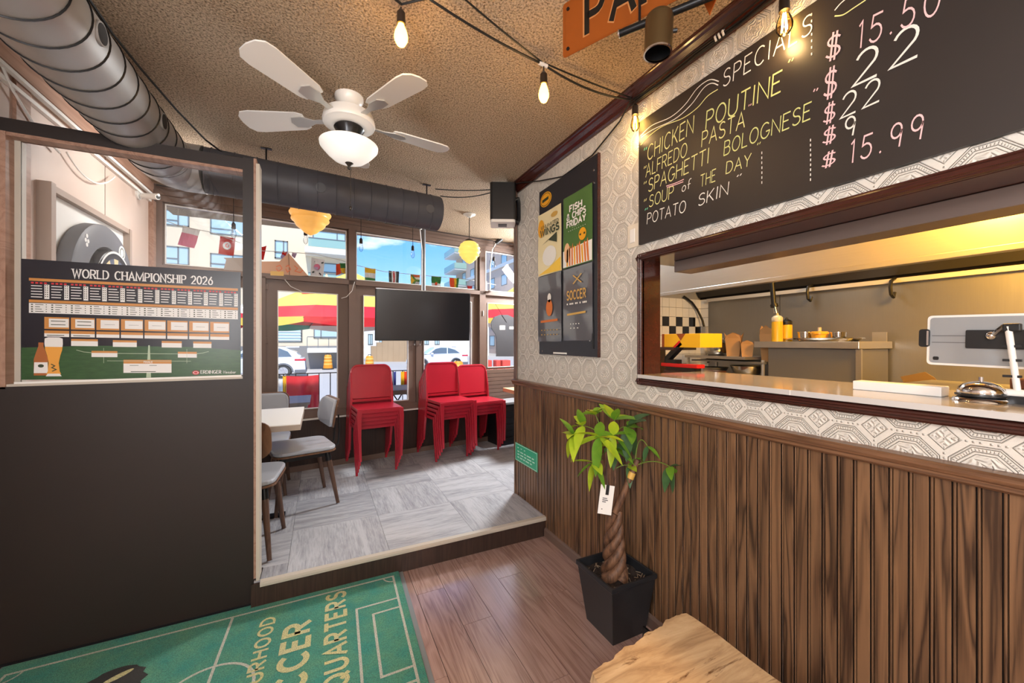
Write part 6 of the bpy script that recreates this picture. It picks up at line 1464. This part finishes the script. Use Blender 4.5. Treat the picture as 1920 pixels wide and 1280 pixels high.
x0, x1, z0, z1 = q4(576, 632, 655, 652, YB_ - 1.2); sb_ = MB().box((x0, YB_ - 1.3, z0 - .3), (x1, YB_, z0)).build('balcony', m_slabc, b1)
MB().box((x0, YB_ - 1.3, z1), (x1, YB_ - 1.24, z1 + .05)).build('rail', m_wfr, sb_)
for k in range(5): MB().box((x0 + (x1 - x0) * k / 4 - .02, YB_ - 1.29, z0), (x0 + (x1 - x0) * k / 4 + .02, YB_ - 1.25, z1)).build('baluster', m_wfr, sb_)
# white terrace behind
b2 = thing('white_terrace', 'low white building with grey windows behind the retaining wall', 'building', (9, 52, -.6))
YW = 48.0; x0, x1, z0, z1 = q4(650, 588, 890, 650, YW)
MB().box((x0, YW, -.6), (x1 + 2, YW + 8, z1)).build('wall', m_white, b2)
for px in (690, 711, 733, 753, 775, 795, 815):
    for a, b in ((626, 646), (598, 615)): win(b2, *q4(px, a, px + 9, b, YW), YW, .5, 0)
rt_ = thing('retaining_wall', 'tan board-formed concrete retaining wall along the side road', 'wall', (8, 38, -.6))
m_tan = flat('board-formed concrete', (178, 152, 122), .85, grain=.10, gs=1.2)
p0, p1 = ony(696, 668, 38), ony(790, 671, 36); N_ = 9; R0, R1 = Vector((p0.x, 38, 0)), Vector((p1.x, 36, 0))
for k in range(N_):
    a, b = R0.lerp(R1, k / N_), R0.lerp(R1, (k + .985) / N_); h = .55 + 1.35 * min(1, (k + 1) / 4)
    MB().add([(a.x, a.y, -.6), (b.x, b.y, -.6), (b.x, b.y + .4, -.6), (a.x, a.y + .4, -.6), (a.x, a.y, h), (b.x, b.y, h), (b.x, b.y + .4, h), (a.x, a.y + .4, h)], [(3, 2, 1, 0), (4, 5, 6, 7), (0, 1, 5, 4), (1, 2, 6, 5), (2, 3, 7, 6), (3, 0, 4, 7)]).build('concrete_panel', m_tan, rt_)
# right building along the side street
b3 = thing('corner_building', 'pale brick apartment block with stacked corner balconies at the right', 'building', (30, 60, -.6))
XB = 24.0; m_brk = flat('pale brick', (210, 184, 164), .85, grain=.05, gs=1)
MB().box((XB, 30, -.6), (XB + 14, 74, 20.5)).build('wall', m_brk, b3); MB().box((XB - .15, 30, 12.2), (XB, 74, 12.7)).build('band', m_slabc, b3); MB().box((XB - .15, 30, 6.0), (XB, 74, 6.5)).build('band', m_slabc, b3); MB().box((XB - .3, 30, 20.2), (XB + 14, 74, 20.6)).build('parapet', m_slabc, b3)
for fl_ in range(7):
    z = -.2 + fl_ * 2.95
    for k in range(9):
        y = 33 + k * 4.4; f = .1
        w = MB().box((XB - .06, y, z + .8), (XB, y + f, z + 2.4)).box((XB - .06, y + 1.9 - f, z + .8), (XB, y + 1.9, z + 2.4)).box((XB - .06, y, z + .8), (XB, y + 1.9, z + .8 + f)).box((XB - .06, y, z + 2.4 - f), (XB, y + 1.9, z + 2.4)).build('window', m_wfr, b3)
        MB().box((XB - .02, y + f, z + .8 + f), (XB - .005, y + 1.9 - f, z + 2.4 - f)).build('pane', m_win, w)
    if fl_ > 1:
        bb_ = MB().box((XB - 2.2, 68, z - .25), (XB, 74.5, z)).build('balcony', m_slabc, b3); MB().box((XB - 2.2, 67.9, z), (XB - .0, 68.0, z + 1.0)).build('balustrade', m_bal, bb_); MB().box((XB - 2.25, 68, z), (XB - 2.15, 74.5, z + 1.0)).build('balustrade', m_bal, bb_)
# street things: barrels, cars, barriers
m_dr = flat('traffic orange', (238, 150, 30), .5); m_drb = flat('reflective band', (240, 190, 90), .4); m_rub = flat('rubber base', (60, 60, 60), .8)
def barrel(px, py, t, label):
    p = dep(px, py, t); x, y = p.x, p.y; o = thing('traffic_barrel', label, 'barrel', (x, y, -.55), 0, 'orange traffic barrels in the street')
    MB().cyl((x, y, -.55), (x, y, -.47), .36, n=20).build('base', m_rub, o)
    bd_ = MB().lathe([(.001, -.47), (.29, -.47), (.28, -.28), (.265, -.28), (.255, -.06), (.245, -.06), (.235, .15), (.225, .15), (.21, .36), (.16, .42), (.001, .42)], (x, y, 0), 20).build('body', m_dr, o)
    for z, r in ((-.24, .272), (-.02, .256), (.19, .24)): MB().cyl((x, y, z), (x, y, z + .10), r, r - .008, 20, caps=False).build('band', m_drb, bd_)
    MB().tube([(x - .09, y, .40), (x - .08, y, .50), (x + .08, y, .50), (x + .09, y, .40)], .02, 6).build('handle', m_black, o)
barrel(615, 692, 26, 'orange traffic barrel across the street left of the door post'); barrel(693, 690, 24, 'orange traffic barrel with its handle just above the left red stack'); barrel(859, 690, 17.5, 'orange traffic barrel in front of the coupe wheel')
m_car = flat('white car paint', (228, 230, 234), .12, spec=.7, coat=.6); m_cgl = flat('car glass', (92, 108, 124), .06, spec=.9); m_clad = flat('grey cladding', (104, 106, 110), .6); m_tail = flat('tail lamp red', (206, 40, 60), .2)
def car(xr, y, label, coupe=False):                   # rear bumper at xr, nose towards -X
    o = thing('parked_car', label, 'car', (xr - 2.3, y + .9, -.55)); Lc = 4.6
    zz = lambda v: v - .55
    low = [(0, .42), (.03, .85), (.10, 1.0), (.55, 1.06), (3.3, 1.02), (4.3, .84), (4.56, .62), (4.6, .36), (4.5, .26)]
    def arch(cx): return [(cx + .40 * math.cos(a), .30 + .40 * math.sin(a)) for a in [PI * i / 10 for i in range(11)]]
    under = [(4.5, .26)] + arch(3.68) + arch(1.0) + [(.12, .26)]
    body = low[:-1] + under
    def side(poly, y0, y1, mm, nm, par):
        return MB().prism([(-u, zz(v)) for u, v in poly], 0, y1 - y0, Matrix(((1, 0, 0, xr), (0, 0, 1, y0), (0, 1, 0, 0), (0, 0, 0, 1)))).build(nm, mm, par, bevel=.05, seg=3)
    side(body, y, y + 1.82, m_car, 'body', o)
    roof = [(.22, 1.02), (.42, 1.30), (.95, 1.56), (1.9, 1.62), (2.5, 1.55), (3.3, 1.04)] if not coupe else [(.10, 1.02), (.75, 1.34), (1.5, 1.58), (2.2, 1.60), (2.7, 1.50), (3.4, 1.04)]
    cab = side(roof, y + .14, y + 1.68, m_car, 'cabin', o)
    glz = [(.62, 1.08), (.80, 1.34), (1.15, 1.50), (1.9, 1.54), (2.42, 1.47), (3.0, 1.08)] if not coupe else [(.62, 1.10), (1.05, 1.36), (1.6, 1.51), (2.2, 1.53), (2.62, 1.44), (3.1, 1.08)]
    for yy in (y + .128, y + 1.675):
        MB().prism([(-u, zz(v)) for u, v in glz], 0, .015, Matrix(((1, 0, 0, xr), (0, 0, 1, yy), (0, 1, 0, 0), (0, 0, 0, 1)))).build('side_glass', m_cgl, cab)
    MB().box((xr - 1.72, y + .12, zz(1.06)), (xr - 1.64, y + .15, zz(1.54))).build('door_pillar', m_car, cab)
    MB().box((xr - .50, y - .01, zz(.86)), (xr + .01, y + .30, zz(.98))).build('tail_lamp', m_tail, o, bevel=.03); MB().box((xr - .9, y + .3, zz(1.54)), (xr - .30, y + 1.5, zz(1.60))).build('spoiler', m_car, cab)
    MB().box((xr - .5, y - .02, zz(.24)), (xr + .03, y + 1.84, zz(.44))).build('bumper', m_clad, o, bevel=.04)
    for cx in (1.0, 3.68):
        yy = y - .012; c_ = Vector((xr - cx, yy, zz(.30)))
        pts = [(-.47 * math.cos(a) + c_.x, c_.z + .47 * math.sin(a)) for a in [PI * i / 14 for i in range(15)]] + [(.39 * math.cos(a) + c_.x, c_.z + .39 * math.sin(a)) for a in [PI * i / 14 for i in range(15)]]
        MB().prism([(p, q) for p, q in pts], 0, .03, Matrix(((1, 0, 0, 0), (0, 0, 1, yy), (0, 1, 0, 0), (0, 0, 0, 1)))).build('arch_trim', m_clad, o)
        for y0 in (y + .02, y + 1.58):
            w = MB().lathe([(.22, 0), (.33, 0), (.355, .03), (.355, .19), (.33, .22), (.22, .22)], n=28, m=Matrix.Translation((c_.x, y0, zz(.345))) @ Matrix.Rotation(-PI / 2, 4, 'X')).build('wheel', m_rub, o)
            rm = MB().cyl((c_.x, y0 + .06, zz(.345)), (c_.x, y0 + .08, zz(.345)), .225, n=24).cyl((c_.x, y0 + .01, zz(.345)), (c_.x, y0 + .06, zz(.345)), .05, n=12)
            for k in range(7):
                a = 2 * PI * k / 7; d = Vector((math.cos(a), 0, math.sin(a))); s_ = Vector((-math.sin(a), 0, math.cos(a))); q = Vector((c_.x, y0 + .015, zz(.345)))
                rm.add([q + s_ * .03, q - s_ * .03, q + d * .23 - s_ * .022, q + d * .23 + s_ * .022], [(0, 1, 2, 3)])
            rm.build('rim', m_chrome, w)
    if coupe: MB().ball((xr - 2.95, y - .06, zz(1.08)), .12, 10, sc=(1, .7, .8)).build('door_mirror', m_car, o)
    return o
p = dep(573, 690, 20.0); car(p.x, p.y, 'white parked car with its tail showing through the left door glass'); p = dep(878, 690, 28.0); cc_ = car(p.x, p.y, 'white parked coupe showing through the right door glass', True); cc_.scale = (.88, .9, .93); cc_.location.x = p.x - 2.3 * .88
m_rw = flat('barrier red', (226, 82, 66), .6)
for k, (px, w_) in enumerate(((913, 12), (931, 10), (943, 18))):
    p = dep(px, 680, 21); q = dep(px + w_, 680, 21)
    tag(MB().box((p.x, p.y, -.55), (q.x, p.y + .5, .30)).add([(p.x, p.y - .12, -.55), (q.x, p.y - .12, -.55), (q.x, p.y, -.1), (p.x, p.y, -.1)], [(0, 1, 2, 3)]).build('road_barrier', m_rw, bevel=.04), ['red road barrier farthest left in the right window', 'narrow red road barrier between two others in the right window', 'wide red road barrier behind the keyhole shaped board'][k], 'barrier', 'red plastic barriers down the street')
# patio: railing with banners, tables, umbrellas
fn = thing('patio_railing', 'thin black metal railing along the pavement outside the shop', 'railing', (1, 6, -.05)); YF = 6.0
MB().box((-2.4, YF - .010, .860), (4.4, YF + .010, .872)).build('top_rail', m_blackm, fn); MB().box((-2.4, YF - .012, .03), (4.4, YF + .012, .05)).build('bottom_rail', m_blackm, fn)
bar_me = MB().cyl((0, 0, .05), (0, 0, .86), .0065, n=6).mesh('baluster', m_blackm)
for i in range(49): inst('baluster', bar_me, fn, (-2.4 + i * .1405 - 1, YF - 6, .05)) if False else None
for i in range(49):
    o_ = bpy.data.objects.new('baluster', bar_me); COL.objects.link(o_); o_.parent = fn; o_.location = (-2.4 + i * .1405 - 1, 0, .05 - .0)
for x in (-1.0, .4, 1.8, 3.2): MB().box((x - .015, YF - .015, -.06), (x + .015, YF + .015, .875)).build('post', m_blackm, fn)
def banner(x0, x1, z0, z1, m, label, nm='hanging_banner', yoff=-.03):
    n = 12; vs = []
    for i in range(n + 1):
        for j in range(5):
            u, v = i / n, j / 4; vs.append((x0 + (x1 - x0) * u, YF + yoff - .006 * math.sin(u * 13 + v) * (1 - v * .4) * 2, z0 + (z1 - z0) * v - .012 * math.sin(PI * u) * (v > .9)))
    fs = [(i * 5 + j, (i + 1) * 5 + j, (i + 1) * 5 + j + 1, i * 5 + j + 1) for i in range(n) for j in range(4)]
    N = len(vs); mb = MB().add(vs + [(a, b + .004, c) for a, b, c in vs], fs + [tuple(N + q for q in reversed(f)) for f in fs], 0, True)
    return tag(mb.build(nm, m), label, 'banner')
banner(-.40, -.015, .38, .845, flat('red banner cloth', (214, 32, 46), .6), 'big red cloth banner tied to the patio railing')
banner(-.44, -.40, .45, .85, FC_['yellow'], 'narrow yellow banner strip beside the red cloth on the railing', yoff=-.04); banner(-.58, -.44, .36, .80, m_white, 'white sheet hung on the railing left of the red banner', yoff=-.04)
for a, b, c, z, lb in ((.88, .925, 'red', .62, 'small red flag on the railing seen above the left red stack'), (.975, 1.01, 'blue', .64, 'small dark blue flag on the railing between red and yellow ones'), (1.08, 1.13, 'yellow', .57, 'small yellow flag at the right of the railing flags'), (1.13, 1.17, 'orange', .60, 'small orange flag touching the yellow one on the railing')):
    banner(a, b, z, .86, FC_[c], lb, 'railing_flag')
m_tgr = flat('grey slat table', (150, 150, 150), .6)
def otable(cx, cy, w, d, z, label, m, lattice=False):
    o = thing('patio_table', label, 'table', (cx, cy, -.05))
    for k in range(6):
        y0 = cy - d / 2 + d * k / 6; MB().box((cx - w / 2, y0, z - .025), (cx + w / 2, y0 + d / 6 - .008, z)).build('slat', m, o)
    MB().box((cx - w / 2 + .02, cy - d / 2, z - .055), (cx + w / 2 - .02, cy + d / 2, z - .025)).build('apron', m, o)
    if lattice:
        for k in range(5):
            x = cx - w * .35 + k * w * .17
            MB().tube([(x, cy - d * .3, z - .05), (x + .12, cy - d * .3, z - .24)], .008, 6).build('brace', m_blackm, o); MB().tube([(x + .12, cy - d * .3, z - .05), (x, cy - d * .3, z - .24)], .008, 6).build('brace', m_blackm, o)
    for sx in (-1, 1):
        for sy in (-1, 1): MB().cyl((cx + sx * w * .42, cy + sy * d * .4, z - .05), (cx + sx * w * .42, cy + sy * d * .4, -.05), .018, n=8).build('leg', m_blackm, o)
otable(-.50, 4.66, .82, .60, .70, 'grey slatted patio table outside the left door glass', m_tgr); otable(1.15, 5.25, .95, .62, .70, 'brown slatted patio table with crossed braces behind the left red stack', flat('brown slat table', (140, 122, 104), .6), True)
def umbrella(c, half, zr, label, mats, scrawl=None):
    cx, cy = c; o = thing('patio_umbrella', label, 'umbrella', (cx, cy, -.1)); ap = Vector((cx, cy, zr + 1.05)); n = 8
    cn = [Vector((cx + half * 1.08 * math.cos(2 * PI * (i + .5) / n), cy + half * 1.08 * math.sin(2 * PI * (i + .5) / n), zr)) for i in range(n)]
    up, lo = MB(), MB()
    for i in range(n):
        a, b = cn[i], cn[(i + 1) % n]; f = .80; a1, b1_ = ap.lerp(a, f), ap.lerp(b, f)
        a1.z -= .0; up.add([ap, a1, b1_], [(0, 1, 2)]); lo.add([a1, a, b, b1_], [(0, 1, 2, 3)])
    ca = up.build('canopy', mats[0], o); lo.build('canopy_border', mats[1], o)
    for i in range(n):
        a, b = cn[i], cn[(i + 1) % n]; m_ = mats[2 + i % (len(mats) - 2)]
        pts = [a.lerp(b, k / 8) for k in range(9)]; dn = [p - Vector((0, 0, .08 + .07 * math.sin(PI * k / 8))) for k, p in enumerate(pts)]
        MB().add(pts + dn, [(k, k + 1, 10 + k, 9 + k) for k in range(8)]).build('valance', m_, o); MB().cyl(ap - Vector((0, 0, .03)), a - Vector((0, 0, .02)), .009, n=5).build('rib', m_blackm, o)
    MB().cyl((cx, cy, -.08), ap, .022, n=12).build('pole', m_blackm, o); MB().lathe([(.001, 0), (.24, 0), (.24, .05), (.05, .09), (.001, .09)], (cx, cy, -.09), 20).build('base', m_rub, o)
    if scrawl:
        for i in range(n):
            a, b = cn[i], cn[(i + 1) % n]; mb = MB(); P = lambda u, v: ap.lerp(a.lerp(b, u), v) + Vector((0, -.004, .012))
            for s_ in ([(.35, .50), (.42, .42), (.46, .52), (.52, .43), (.5, .53)], [(.55, .5), (.58, .42), (.64, .44), (.6, .52), (.68, .5), (.72, .44)], [(.3, .55), (.5, .56), (.75, .55)]): ribbon(mb, s_, P, .012)
            mb.build('canopy_scrawl', scrawl, ca)
m_uy, m_ur, m_ug, m_uw = flat('umbrella yellow', (246, 206, 84), .7), flat('umbrella red', (214, 34, 40), .7), flat('umbrella teal', (30, 150, 130), .7), flat('umbrella white', (232, 230, 226), .7)
umbrella((.585, 8.6), 1.95, 1.68, 'yellow and red patio umbrella with a teal valance in the left door glass', [m_uy, m_ur, m_ur, m_uw, m_ug, m_ur, m_uy, m_ur], m_ur)
umbrella((4.55, 8.4), 1.45, 1.80, 'yellow and red patio umbrella seen in the right window', [m_uy, m_ur, m_ur, m_uw, m_ug, m_ur, m_uy, m_ur], m_ug)
